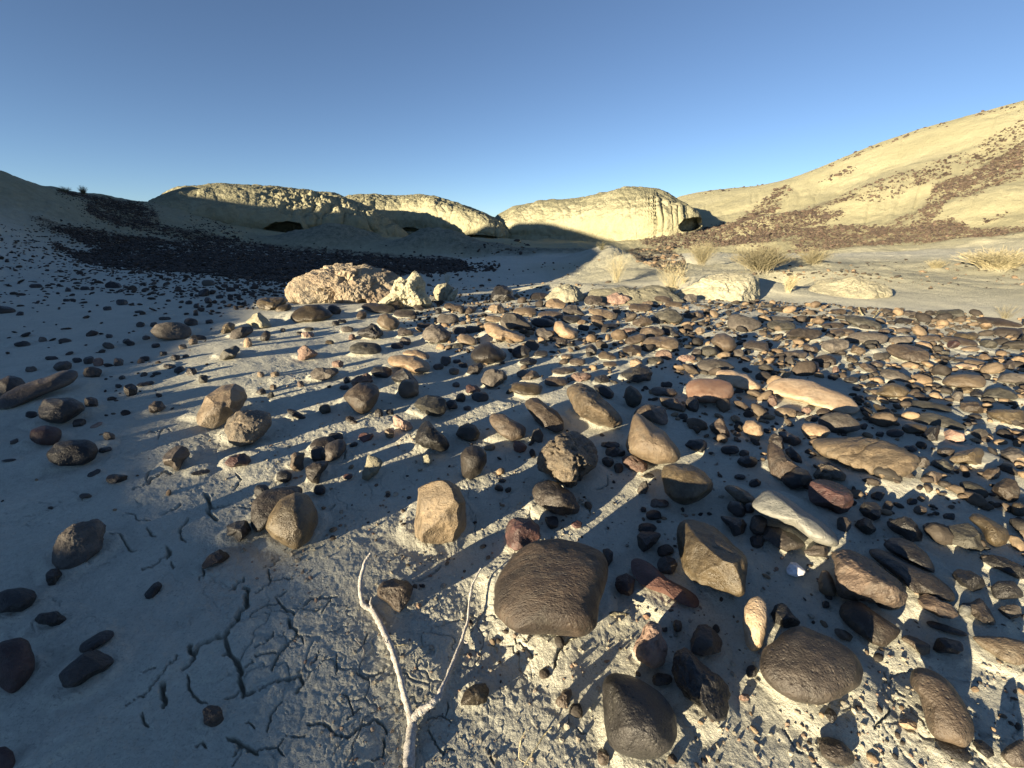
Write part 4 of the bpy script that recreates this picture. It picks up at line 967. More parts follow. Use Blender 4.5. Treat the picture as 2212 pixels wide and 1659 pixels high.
# smooth base on a coarser net, then detail on the fine one
ja = np.linspace(0, na-1, 420).round().astype(int); jr = np.linspace(0, nr-1, 300).round().astype(int)
Bc = base_h(XX[np.ix_(ja, jr)].ravel(), YY[np.ix_(ja, jr)].ravel()).reshape(len(ja), len(jr))
tmp = np.stack([np.interp(np.arange(nr), jr, row) for row in Bc])
ZB = np.stack([np.interp(np.arange(na), ja, tmp[:, k]) for k in range(nr)], 1)
ZB = np.where(rad[None] > 150, -0.5, ZB)
ZZ = ZB+detail_h(XX.ravel(), YY.ravel()).reshape(na, nr)
lr = np.log(rad)
def lookup(Z, x, y):
    a = np.arctan2(x, y); r = np.clip(np.hypot(x, y), rad[0]*1.001, rad[-2])
    fa = np.interp(a, az, np.arange(na)); fr = np.interp(np.log(r), lr, np.arange(nr))
    ia = np.clip(fa.astype(int), 0, na-2); ir = np.clip(fr.astype(int), 0, nr-2); ua, ur = fa-ia, fr-ir
    return (Z[ia, ir]*(1-ua)*(1-ur)+Z[ia+1, ir]*ua*(1-ur)+Z[ia, ir+1]*(1-ua)*ur+Z[ia+1, ir+1]*ua*ur)
def H(x, y): return lookup(ZZ, np.asarray(x, float), np.asarray(y, float))
STEP = np.exp(np.linspace(math.log(0.25), math.log(90), 1400))
def hit(px, py, Z=None):
    """where the ray through a point of the photograph first meets the ground"""
    px, py = np.atleast_1d(np.asarray(px, float)), np.atleast_1d(np.asarray(py, float))
    d = ray(px, py); h = np.hypot(d[:, 0], d[:, 1])[:, None]
    r = STEP[None]; t = r/h
    X, Y, ZR = d[:, :1]*t, d[:, 1:2]*t, CAM_Z+d[:, 2:]*t
    G = lookup(ZB if Z is None else Z, X.ravel(), Y.ravel()).reshape(X.shape)
    below = ZR < G; i = np.where(below.any(1), below.argmax(1), len(STEP)-1)
    k = np.arange(len(px)); return np.stack([X[k, i], Y[k, i], G[k, i]], 1), below.any(1)
V = np.stack([XX, YY, ZZ], -1).reshape(-1, 3)
Fg = grid_faces(na, nr, wrap=True)
def topix(x, y, z):
    d2 = z-CAM_Z; fwd = y*cp-d2*sp; up = y*sp+d2*cp; fwd = np.where(fwd > 0.01, fwd, np.nan)
    return 1106+FPX*x/fwd, 829.5-FPX*up/fwd
xs_, ys_, zs_ = V[:, 0], V[:, 1], V[:, 2]; rs_ = np.hypot(xs_, ys_); azd = np.degrees(np.arctan2(xs_, ys_))
soil = np.zeros((len(V), 4), np.float32); soil[:, 3] = 1
nz_ = vn2(xs_, ys_, 0.5, 111, 3)
soil[:, 0] = np.clip(sm(11.5, 16, rs_+nz_*2.0)+0.55*sm(4.2, 6.5, rs_)*sm(2, 10, azd+6*nz_)*(1-sm(9, 12, rs_)), 0, 1)*0.95
for px_, py_, rr_, hh_, sa_, sb_ in MOUNDS[:17]:
    if hh_ <= 0: continue
    p_ = at_r(px_, py_, rr_); f_ = p_[:2]/np.hypot(*p_[:2]); g_ = np.array([f_[1], -f_[0]])
    u_ = ((xs_-p_[0])*g_[0]+(ys_-p_[1])*g_[1])/sa_; v_ = ((xs_-p_[0])*f_[0]+(ys_-p_[1])*f_[1])/sb_
    gg = np.exp(-(u_*u_+v_*v_)*0.6)
    soil[:, 1] = np.maximum(soil[:, 1], np.clip(gg*1.4, 0, 1)*(0.95 if rr_ > 13.5 and px_ < 1200 else 0.35))
def inpoly(P, x, y):
    P = np.asarray(P, float); ins = np.zeros(len(x), bool); n = len(P)
    for i in range(n):
        x1, y1 = P[i]; x2, y2 = P[(i+1) % n]
        c = ((y1 > y) != (y2 > y)) & (x < (x2-x1)*(y-y1)/(y2-y1+1e-12)+x1); ins ^= c
    return ins
DK = [[(185, 452), (240, 450), (320, 452), (300, 470), (340, 487), (440, 500), (520, 520), (600, 530), (700, 536), (850, 548), (1000, 560), (1005, 580), (960, 590), (880, 592), (820, 600), (700, 592), (640, 612), (560, 608), (430, 592), (300, 582), (190, 570), (150, 545), (200, 545), (215, 535), (170, 520), (135, 495), (160, 490), (260, 505), (400, 520), (410, 512), (300, 492), (250, 490), (180, 462)],
      [(130, 408), (300, 438), (320, 452), (240, 448), (200, 432), (130, 418)], [(60, 462), (140, 486), (200, 508), (200, 530), (90, 486)], [(180, 436), (330, 448), (345, 486), (300, 492), (200, 470)], [(120, 520), (200, 560), (190, 570), (110, 530)]]
BR = [([(1440, 510), (1520, 492), (1600, 470), (1700, 425), (1715, 408), (1690, 440), (1650, 470), (1700, 462), (1800, 430), (1870, 415), (1800, 440), (1760, 455), (1830, 455), (1780, 480), (1700, 492), (1830, 485), (1900, 490), (1990, 450), (2020, 400), (2100, 370), (2212, 305), (2212, 352), (2120, 385), (2040, 430), (2030, 460), (2000, 480), (2060, 470), (2100, 490), (2212, 490), (2480, 470), (2480, 488), (2212, 502), (2000, 520), (1850, 535), (1700, 540), (1560, 532), (1400, 530), (1380, 520)], 5600),
      ([(1600, 470), (1690, 425), (1700, 400), (1640, 440)], 160), ([(1800, 430), (1860, 400), (1950, 370), (2100, 320), (2212, 260), (2212, 300), (2100, 360), (1980, 400), (1900, 430)], 800),
      ([(2040, 420), (2212, 340), (2212, 380), (2080, 430)], 480), ([(1840, 360), (1760, 400), (1790, 390), (1850, 368)], 60), ([(2130, 470), (2180, 450), (2170, 462), (2120, 482)], 40), ([(1500, 420), (1700, 384), (1705, 388), (1600, 412), (1500, 424)], 60), ([(1740, 372), (2000, 275), (2212, 222), (2212, 228), (2000, 282), (1760, 372)], 160)]
fr_ = np.where((rs_ > 6) & (rs_ < 40) & (ys_ > 1))[0]
px_, py_ = topix(xs_[fr_], ys_[fr_], zs_[fr_]); jx = 14*vn2(xs_[fr_], ys_[fr_], 0.9, 121, 3); jy = 5*vn2(xs_[fr_], ys_[fr_], 0.9, 127, 3)
st = np.zeros(len(fr_))
for P_ in DK: st = np.maximum(st, inpoly(P_, px_+jx, py_+jy)*0.95)
for (P_, _n), a_ in zip(BR[:4], (0.7, 0.5, 0.15, 0.4)): st = np.maximum(st, inpoly(P_, px_+jx, py_+jy)*a_*sm(-0.35, 0.15, vn2(xs_[fr_], ys_[fr_], 1.1, 131, 3)))
st = np.maximum(st, inpoly([(1350, 540), (1440, 530), (1480, 560), (1480, 596), (1430, 585), (1380, 562)], px_, py_)*0.8)
soil[:, 1] = np.maximum(soil[:, 1], 0.45*sm(11, 14, rs_)*sm(-28, -38, azd)*sm(-70, -60, azd))
soil[fr_, 2] = st
terr = mesh_np('ground', V, grid_faces(na, nr, wrap=True)[:, ::-1], [M['ground']])
at_ = terr.data.attributes.new('soil', 'FLOAT_COLOR', 'POINT'); at_.data.foreach_set('color', soil.ravel())
tag(terr, 'pale cracked badland clay', None, None, 'structure')
del V

# ------------------------------------------------------------------ the eroded clay bluffs
def to_px(P):
    d = P-np.array([0, 0, CAM_Z]); u = d[:, 0]; fwd = d[:, 1]*cp-d[:, 2]*sp; up = d[:, 1]*sp+d[:, 2]*cp
    return 1106+FPX*u/fwd, 829.5-FPX*up/fwd
PROF = np.array([(0.0, -0.45), (0.0, -0.05), (0.03, 0.10), (0.01, 0.26), (0.03, 0.42), (0.10, 0.58), (0.22, 0.73), (0.42, 0.87), (0.70, 0.96), (1.0, 1.0), (1.6, 0.95), (2.4, 0.6), (3.2, -0.5)])
def bluff(name, label, cols, knob, flute, caves, seed, nu=520, nv=230, softness=1.0):
    c = np.array(cols, float); xs = np.linspace(c[0, 0], c[-1, 0], nu)
    def ip(k):
        v = np.interp(xs, c[:, 0], c[:, k]); n = nu//28; ker = np.hanning(n+2)[1:-1]; ker /= ker.sum()
        return np.convolve(np.pad(v, n, mode='edge'), ker, 'same')[n:-n]
    yt, yb, rb, rt = ip(1), ip(2), ip(3), ip(4)
    B = at_r(xs, yb, rb); T = at_r(xs, yt, rt)
    t = np.linspace(0, 1, nv); kk = np.linspace(0, 1, len(PROF))
    tt = np.interp(t, [0, 0.25, 0.8, 1], [0, 0.2, 0.75, 1])
    s, h = np.interp(tt, kk, PROF[:, 0]), np.interp(tt, kk, PROF[:, 1])
    for a in (s, h):
        ker = np.hanning(int(nv*0.07)); ker /= ker.sum(); n = len(ker); a[:] = np.convolve(np.pad(a, n, mode='edge'), ker, 'same')[n:-n]
    f = T[:, :2]/np.linalg.norm(T[:, :2], axis=1, keepdims=True)
    dr = (rt-rb)
    P = np.zeros((nu, nv, 3))
    P[..., :2] = B[:, None, :2]+f[:, None]*(s[None]*dr[:, None])[..., None]
    P[..., 2] = B[:, None, 2]+h[None]*(T[:, 2]-B[:, 2])[:, None]
    du = np.gradient(P, axis=0); dv = np.gradient(P, axis=1); Nn = np.cross(du, dv); Nn /= np.linalg.norm(Nn, axis=-1, keepdims=True)+1e-9
    p = P.reshape(-1, 3); n = Nn.reshape(-1, 3)
    px, py = to_px(p); hh = np.broadcast_to(h[None], (nu, nv)).reshape(-1); ss = np.broadcast_to(s[None], (nu, nv)).reshape(-1)
    wall = sm(0.98, 0.7, hh)*sm(-0.1, 0.1, hh)*(ss < 1)
    d = 0.16*fbm(p*np.array([0.55, 0.55, 0.45]), seed, 3)
    fl = np.abs(vnoise(np.stack([px/(22.0-11.0*sm(1370, 1420, px)*(seed == 250))+1.6*hh*hh*(seed == 250), hh*0.8, np.zeros_like(px)], -1)+0.55*vnoise(p*0.9, seed+3)[:, None], seed+4))
    d += wall*flute(px, hh)*(np.sqrt(fl)*0.30-0.18)
    kn = knob(px, hh)*(1-0.75*sm(0.90, 0.99, hh))
    w1 = fbm(p*2.6, seed+7, 4, 0.6); d += kn*(0.19*np.abs(w1)-0.05+0.05*fbm(p*8, seed+9, 3, 0.6))
    d += 0.05*fbm(p*4.5, seed+12, 5, 0.72)+0.10*np.abs(fbm(p*1.3, seed+14, 3))
    p2 = p+n*d[:, None]*np.sign((n[:, 2].mean()))
    for cx, cy, cw, ch, dep, an in caves:
        a = math.radians(an); ux = ((px-cx)*math.cos(a)-(py-cy)*math.sin(a))/(cw/2); uy = ((px-cx)*math.sin(a)+(py-cy)*math.cos(a))/(ch/2)
        q = (np.abs(ux)**2+np.abs(uy)**2)+0.25*vnoise(np.stack([px/9, py/9, px*0], -1), seed)
        m = sm(1.15, 0.85, q)*(ss < 1.0); r_ = p2-np.array([0, 0, CAM_Z]); r_ /= np.linalg.norm(r_, axis=1, keepdims=True); r_[:, 2] = 0
        p2 = p2+r_*(m*dep)[:, None]
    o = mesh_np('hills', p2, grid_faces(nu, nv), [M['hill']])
    tag(o, label, None, None, 'structure'); return o
bumps = lambda px, a, b, c, d: sm(a, b, px)*sm(d, c, px)
bluff('bluff', 'distant clay dome behind the gap', [(720, 432, 500, 27, 31), (760, 425, 500, 26.5, 31), (800, 422, 500, 26.5, 31), (870, 421, 500, 26.5, 31), (912, 420, 500, 25.5, 30.5), (940, 423, 508, 24.3, 29), (1000, 440, 512, 23.3, 27), (1050, 460, 515, 22.8, 26), (1085, 482, 518, 23, 25.3), (1104, 502, 520, 23.8, 25), (1118, 525, 528, 25, 26)],
      lambda px, h: 0.25+0.6*bumps(px, 1060, 1085, 1110, 1120)+0.35*sm(0.6, 0.8, h), lambda px, h: 0.45+0*px,
      [(1036, 514, 66, 13, 1.2, 0), (886, 496, 40, 9, 0.9, -5)], 210)
bluff('bluff', 'left clay bluff', [(296, 458, 478, 21.5, 23), (318, 443, 480, 21, 23.5), (345, 428, 482, 20.6, 24), (400, 410, 488, 20.2, 24.5), (500, 403, 497, 19.8, 24.5), (600, 406, 516, 19.5, 24), (680, 413, 516, 19.6, 23.6), (740, 424, 508, 19.9, 23), (790, 444, 505, 20.3, 22.6), (830, 464, 508, 20.8, 22.4), (868, 492, 516, 21.4, 22.4), (888, 520, 530, 22, 22.6)],
      lambda px, h: 0.10+0.95*bumps(px, 520, 620, 830, 880)*sm(0.3, 0.6, h), lambda px, h: 0.12+0.75*bumps(px, 590, 690, 820, 880),
      [(607, 503, 88, 46, 1.5, 14)], 230)
bluff('bluff', 'right clay bluff', [(1058, 486, 512, 25, 27), (1075, 466, 512, 24.3, 28), (1110, 448, 516, 23.5, 28.5), (1180, 433, 520, 22.3, 27.5), (1260, 426, 525, 21, 26), (1310, 413, 533, 20.0, 25), (1345, 407, 535, 19.4, 24.5), (1400, 409, 530, 19.0, 23.8), (1440, 424, 520, 18.9, 23), (1475, 438, 508, 19.2, 22), (1500, 456, 500, 19.9, 21.6), (1514, 482, 500, 20.8, 21.6)],
      lambda px, h: 0.12+0.25*sm(1330, 1420, px)*sm(0.5, 0.2, h), lambda px, h: 0.18+0.55*sm(1385, 1425, px)*sm(0.15, 0.45, h),
      [(1487, 487, 46, 26, 1.3, 15)], 250)

# ------------------------------------------------------------------ the hill behind and left of the camera that shades the left side
def ag(P): return P[..., 0]*AX[0]+P[..., 1]*AX[1]
def qg(P): return P[..., 0]*QX[0]+P[..., 1]*QX[1]
TE = math.tan(SUN_EL)
bp = [(1075, 1650), (1010, 1560), (930, 1450), (850, 1340), (740, 1240), (620, 1140), (520, 1060), (440, 970), (395, 890), (420, 800), (480, 730), (540, 680)]
B1, _ = hit([p[0] for p in bp], [p[1] for p in bp])
bq = [(605, 655), (1229, 596), (1275, 566), (1301, 545)]
B2, _ = hit([p[0] for p in bq], [p[1] for p in bq])
B3 = np.array([at_r(x, y, r) for x, y, r in [(1297, 512, 20.3), (1229, 492, 22), (1188, 482, 22.6), (1110, 481, 24), (1062, 505, 23.2), (1007, 503, 23.4), (957, 502, 24.2), (932, 461, 26), (792, 446, 27.5),
      (756, 466, 20.5), (690, 460, 20.2), (615, 456, 20.2), (547, 447, 20.4), (430, 442, 21), (314, 438, 22)]])
BP = np.concatenate([B1, B2, B3])
bqv, bav, bz = qg(BP), ag(BP), BP[:, 2]
AC = lambda q: -6.5-0.38*np.maximum(q, 0)
need = bz+(bav-AC(bqv))*TE
o_ = np.argsort(bqv); kq, kz = bqv[o_], need[o_]
if DEBUG:
    for i in range(len(BP)): print('BND', i, np.round([bqv[i], bav[i], bz[i], need[i]], 2))
kz = np.array(kz)
# running upper hull keeps the crest from dipping between neighbours
qs = np.concatenate([np.linspace(-3, 6, 260), np.linspace(6.05, 60, 220)])
cz_ = np.interp(qs, kq, kz)
cz_ = np.where(qs < kq[0], kz[0]-(kq[0]-qs)*0.35, cz_); cz_ = np.where(qs > kq[-1], kz[-1]+(qs-kq[-1])*0.02, cz_)
ker = np.hanning(9); ker /= ker.sum(); cz_ = np.convolve(np.pad(cz_, 9, mode='edge'), ker, 'same')[9:-9]
cz_ += 0.02*vnoise(np.stack([qs*2.5, qs*0, qs*0], -1), 5)
cz_ = np.maximum(cz_, -0.2)
na2 = 90; tt = np.linspace(-1, 1, na2)
wd = 1.2+0.9*cz_
A_ = AC(qs)[:, None]+tt[None]*wd[:, None]*np.where(tt[None] > 0, 2.0, 5.0)
prof = np.where(np.abs(tt) < 1, (1-np.abs(tt))**1.0*(1+0.35*np.abs(tt)), 0)[None]
Z_ = -0.4+prof*(cz_+0.4)[:, None]
Pq = np.stack([A_*AX[0]+qs[:, None]*QX[0], A_*AX[1]+qs[:, None]*QX[1], Z_], -1).reshape(-1, 3)
Pq[:, 2] += 0.05*fbm(Pq*np.array([1, 1, 0.3]), 77, 3)*np.repeat(1-np.isclose(tt, 0, atol=0.06)[None], len(qs), 0).reshape(-1)
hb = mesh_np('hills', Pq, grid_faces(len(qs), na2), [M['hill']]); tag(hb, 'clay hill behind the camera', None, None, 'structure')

# ------------------------------------------------------------------ stones
def rad_of(P, c, ph):
    """radius of the outline about c in each direction, lightly rounded"""
    a = np.arctan2(P[:, 1]-c[1], P[:, 0]-c[0]); r = np.hypot(P[:, 0]-c[0], P[:, 1]-c[1]); o = np.argsort(a); a, r = a[o], r[o]
    g = np.linspace(-np.pi, np.pi, 361)[:-1]; R = np.zeros(360)
    A = np.concatenate([a-2*np.pi, a, a+2*np.pi]); Rr = np.concatenate([r, r, r])
    X, Y = Rr*np.cos(A), Rr*np.sin(A)
    j = np.searchsorted(A, g, side='right')-1
    x1, y1, x2, y2 = X[j], Y[j], X[j+1], Y[j+1]; cx, sx = np.cos(g), np.sin(g)
    den = cx*(y2-y1)-sx*(x2-x1); num = x1*(y2-y1)-y1*(x2-x1)
    R = np.where(np.abs(den) > 1e-9, num/np.where(np.abs(den) > 1e-9, den, 1), Rr[j]); R = np.clip(R, 0.2*r.min(), r.max()*1.05)
    ker = np.hanning(25); ker /= ker.sum(); R = np.convolve(np.concatenate([R, R, R]), ker, 'same')[360:720]
    R *= 1.0+0.012
    return np.interp(ph, np.concatenate([g, [np.pi]]), np.concatenate([R, R[:1]]))
def unit_shape(style, seed, sub):
    """a pebble-like body of radius about 1 whose outline stays a circle seen along z"""
    V, F = ico(sub); V = V.copy(); rs = np.random.RandomState(seed)
    rough = style[0]; flat = 'p' in style
    n = {'s': 3, 'f': 9, 'r': 7}[rough]; strength = {'s': 0.55, 'f': 1.0, 'r': 0.75}[rough]
    for k in range(n):
        d = rs.normal(size=3); d[2] = -abs(d[2])*1.1-0.25; d /= np.linalg.norm(d); lim = rs.uniform(*{'s': (0.66, 0.9), 'f': (0.50, 0.80), 'r': (0.58, 0.85)}[rough])
        ex = np.maximum(V@d-lim, 0); V = V-ex[:, None]*d[None]*strength
    if flat: V[:, 2] = np.sign(V[:, 2])*np.abs(V[:, 2])**0.6*0.9
    return V, F
def build_stone(s, seed, ground=None, lift=0.0, name=None):
    c = s.P.mean(0)*0.5+s.c*0.5
    e3 = ray(*c); e1 = np.array([e3[1], -e3[0], 0.0]); e1 /= np.linalg.norm(e1); e2 = np.cross(e1, e3); sd = max(-e3[2], 0.03); cd = math.sqrt(1-sd*sd)
    D = ray(s.P[:, 0], s.P[:, 1]); D = D/(D@e3)[:, None]-e3[None]; O2 = np.stack([D@e1, D@e2], 1)
    W, Hh = O2.max(0)-O2.min(0)
    size = max(s.w, s.h); sub = 7 if 'z' in s.style and size > 120 else 6 if size > 190 or 'z' in s.style else 5 if size > 75 else 4 if size > 24 else 3
    V, F = unit_shape(s.style, seed, sub)
    ph = np.arctan2(V[:, 1], V[:, 0]); rho = np.hypot(V[:, 0], V[:, 1]); R = rad_of(O2, (0, 0), ph)
    q = rho**0.92*R; im = np.stack([q*np.cos(ph), q*np.sin(ph)], 1)
    tf = 0.72
    for ch in s.style[1:]:
        if ch == 't': tf = 0.40
        if ch == 'k': tf = 0.95
    mn = min(W, Hh); m2 = min(0.75*cd/sd, 0.42*W/Hh)
    if 'u' in s.style: m2 *= 0.25        # standing upright
    tz = tf*mn*0.62+0.06*W
    dep = V[:, 2]*tz+im[:, 1]*m2
    X = im[:, :1]*e1+im[:, 1:]*e2+dep[:, None]*e3
    L = math.sqrt(W*Hh)                       # surface relief in the stone's own scale
    nn = X/L; cen = np.array([seed*1.7 % 50, seed*0.9 % 31, 3.3]); Nrm = nn/np.maximum(np.linalg.norm(nn, axis=1, keepdims=True), 1e-9)
    k = s.style[0]
    if k == 's': d = 0.030*fbm(nn*2.0+cen, seed, 3)+0.004*fbm(nn*14+cen, seed+1, 3, 0.6)
    elif k == 'f': d = 0.050*fbm(nn*2.5+cen, seed, 3)+0.012*fbm(nn*11+cen, seed+1, 4, 0.6)
    else:
        d = 0.075*fbm(nn*3+cen, seed, 4, 0.55)+0.035*np.abs(fbm(nn*9+cen, seed+1, 4, 0.6))
    if 'g' in s.style: # grooves running along the stone
        b = np.array([0.35, -0.9, 0.2]); uu = nn@b; d = d+0.020*np.sin(uu*34+5*fbm(nn*2.2+cen, seed+2, 3))*sm(-0.3, 0.3, fbm(nn*3+cen, seed+4, 2))-0.03*np.exp(-((uu+0.08+0.15*vnoise(nn*2.5+cen, seed))/0.03)**2)
    if 'x' in s.style: # deeply pitted
        w_ = fbm(nn*5+cen, seed+6, 3); d = d-0.10*sm(0.15, 0.5, w_)-0.04*sm(0.1, 0.5, fbm(nn*14+cen, seed+8, 3))
    if 'h' in s.style: d = d+0.05*np.abs(fbm(nn*6+cen, seed+6, 4, 0.65))-0.02
    if 'z' in s.style: # crumbling clay or tuff
        w0 = fbm(nn*4+cen, seed+20, 2); w1 = 1-np.abs(fbm(nn*6+w0[:, None]*0.6+cen, seed+21, 4, 0.6))*2.2; w2 = 1-np.abs(fbm(nn*17+cen, seed+23, 4, 0.65))*2.2
        d = d+0.022*w1+0.014*w2-0.02-0.07*sm(0.18, 0.45, fbm(nn*7+cen, seed+25, 3))+0.04*fbm(nn*3.5+cen, seed+27, 3)
    if 'c' in s.style: # cracked clay bank
        f = fbm(nn*3+cen, seed+30, 3); d = d+0.08*f-0.025*np.exp(-(fbm(nn*2.6+cen+f[:, None]*0.5, seed+31, 2)/0.025)**2)+0.016*fbm(nn*12+cen, seed+33, 5, 0.7)
    X = X+Nrm*d[:, None]*L
    # slide along the ray until the underside sits in the ground
    lo, hi = 0.2, 60.0
    pick = slice(None) if len(X) < 1500 else slice(None, None, 5)
    Xs = X[pick]; o = np.array([0, 0, CAM_Z]); g_, ok = hit(c[0], s.P[:, 1].max()-0.12*s.h); d0 = np.linalg.norm(g_[0]-o); lo, hi = d0*0.6, d0*1.6
    hh = Xs[:, 2].max()-Xs[:, 2].min(); sink = 0.11 if size > 60 else 0.2
    if 'b' in s.style: sink = 0.45
    if 'o' in s.style: sink = -0.05
    for _ in range(22):
        m = 0.5*(lo+hi); P = o+m*(e3+Xs); gap = (P[:, 2]-H(P[:, 0], P[:, 1])).min()
        if gap > -sink*hh*m: lo = m
        else: hi = m
    Dd = lo; P = o+Dd*(e3+X); ctr = P.mean(0); bz = P[:, 2].min(); base = np.array([ctr[0], ctr[1], bz])
    s.pos = ctr; s.dist = Dd
    ob = mesh_np(name or ('boulder' if L*Dd > 0.4 else 'stone' if size > 30 else 'pebble'), P-base, F[:, ::1], M[s.mat])
    ob.location = base
    return ob

# ------------------------------------------------------------------ the named landmark stones and the labels of the rest
COL = {'bas': 'black', 'dkb': 'dark brown', 'brn': 'brown', 'tan': 'tan', 'org': 'orange-tan', 'red': 'brick-red', 'sal': 'salmon', 'mar': 'maroon-brown', 'pnk': 'pinkish',
       'gry': 'grey', 'grn': 'grey-green', 'olv': 'olive-brown', 'lgt': 'cream', 'slt': 'pale grey', 'wht': 'white', 'cly': 'pale yellow clay', 'cgl': 'speckled', 'gvd': 'grooved brown', 'gvt': 'grooved tan'}
NICK = []
for s in STONES:
    s.label = s.nick = None
    if s.rest:
        p = s.rest.split('='); s.label = p[0].strip()
        if len(p) > 1: s.nick = p[1].strip(); NICK.append((s.nick, s.c[0], s.c[1]))
NICK += [('the pitted cream boulder', 745, 612), ('the pale clay crag', 880, 632), ('the sunlit clay bank', 1560, 620), ('the bleached branch', 890, 1500)]
used = set(s.label for s in STONES if s.label)
def rel(dx, dy):
    if abs(dy) < 0.45*abs(dx): return 'right of' if dx > 0 else 'left of'
    if abs(dx) < 0.45*abs(dy): return 'in front of' if dy > 0 else 'behind'
    return ('in front and ' if dy > 0 else 'behind and ')+('right of' if dx > 0 else 'left of')
def autolabel(s, noun):
    col = COL[s.mat]; r = s.style[0]; u = 'u' in s.style
    q = (s.w*s.h)**.5
    size = 'tiny' if q < 17 else 'small' if q < 30 else ''
    shape = 'upright' if u else ('long' if s.asp > 2.7 else 'oval' if s.asp > 1.6 and r == 's' else 'flat' if s.asp > 1.9 else 'round' if r == 's' else 'angular' if r == 'f' else 'lumpy')
    nn = sorted(NICK, key=lambda n: math.hypot((n[1]-s.c[0]), 1.6*(n[2]-s.c[1])))
    base = ' '.join(x for x in (size, shape, col, noun) if x)
    cands = []
    for n in nn[:3]: cands.append('%s %s %s' % (base, rel(s.c[0]-n[1], s.c[1]-n[2]), n[0]))
    tl = ', tipped to the right' if s.tilt < -8 else ', tipped to the left' if s.tilt > 8 else ', lying level'
    for n in nn[:3]: cands.append('%s %s %s%s' % (base, rel(s.c[0]-n[1], s.c[1]-n[2]), n[0], tl))
    for n in nn[:3]: cands.append('%s farther %s %s' % (base, rel(s.c[0]-n[1], s.c[1]-n[2]), n[0]))
    for i in range(4):
        for j in range(i+1, 5): cands.append('%s between %s and %s' % (base, nn[i][0], nn[j][0]))
    for c in cands:
        if c not in used and len(c.split()) <= 16: used.add(c); return c
    for k in range(5, 12):
        c = '%s facing %s from %s' % (base, nn[k][0], nn[0][0]); c = ' '.join(c.split()[:16])
        if c not in used: used.add(c); return c
    return cands[0]
STONES.sort(key=lambda s: -s.area)
for s in STONES:
    noun = 'stone' if max(s.w, s.h) > 30 else 'pebble'
    if not s.label: s.label = autolabel(s, noun)
for i, s in enumerate(STONES):
    s.ob = build_stone(s, 100+i)
    nm = s.ob.name.split('.')[0]
    tag(s.ob, s.label, nm, {'boulder': 'boulders lying on the clay', 'stone': 'stones scattered over the clay', 'pebble': 'pebbles scattered over the clay'}[nm])

# the big special rocks at the back of the field and the clay banks
def special(line, name, cat):
    s = parse(line); STONES.pop(); i = int(s.c[0]); ob = build_stone(s, 900+i, name=name); lab = s.rest.split('=')[0]; tag(ob, lab, cat); s.ob = ob; return s
SP = [special('0|bdd|rkz|625,628 632,606 652,594 690,580 730,569 775,572 815,579 850,588 870,604 872,625 850,640 820,650 780,655 720,659 650,655 630,646|huge pitted pink and cream boulder glowing in sunlight', 'boulder', 'boulder'),
      special('0|cly|ruz|800,664 818,650 838,638 846,622 852,606 864,597 876,606 884,600 894,586 906,594 914,612 920,634 934,650 938,664 900,668 850,668|spiky pale yellow crag of eroded clay beside the pitted boulder', 'clay_crag', 'crag'),
      special('0|bnk|rkz|935,625 945,614 965,612 978,622 978,640 968,655 945,655 938,640|rounded grey-green clay lump right of the spiky crag', 'clay_lump', 'clay lump'),
      special('0|cly|rkz|965,640 980,628 990,622 988,640 978,652 965,655|small pale clay shard leaning right of the rounded clay lump', 'clay_lump', 'clay lump'),
      special('0|bnk|rbc|1172,650 1188,628 1205,616 1225,614 1245,620 1264,640 1268,672 1175,672|pale clay knob topped with small stones behind the field', 'clay_bank', 'clay bank'),
      special('0|bnk|rbc|1258,650 1270,632 1290,620 1320,624 1345,616 1380,622 1410,616 1440,625 1468,640 1475,670 1340,676 1262,672|low lumpy clay bank with a dry bush above it', 'clay_bank', 'clay bank'),
      special('0|bnk|rbc|1440,668 1462,640 1488,620 1512,604 1545,595 1580,590 1615,594 1640,602 1648,618 1648,650 1640,675 1570,682 1490,680|large sunlit clay bank with a steep shaded right end', 'clay_bank', 'clay bank'),
      special('0|bnk|rbc|1722,650 1745,622 1775,604 1815,600 1850,604 1890,606 1925,616 1940,640 1900,656 1840,664 1760,664|broad low clay mound on the sunlit plain', 'clay_bank', 'clay bank')]

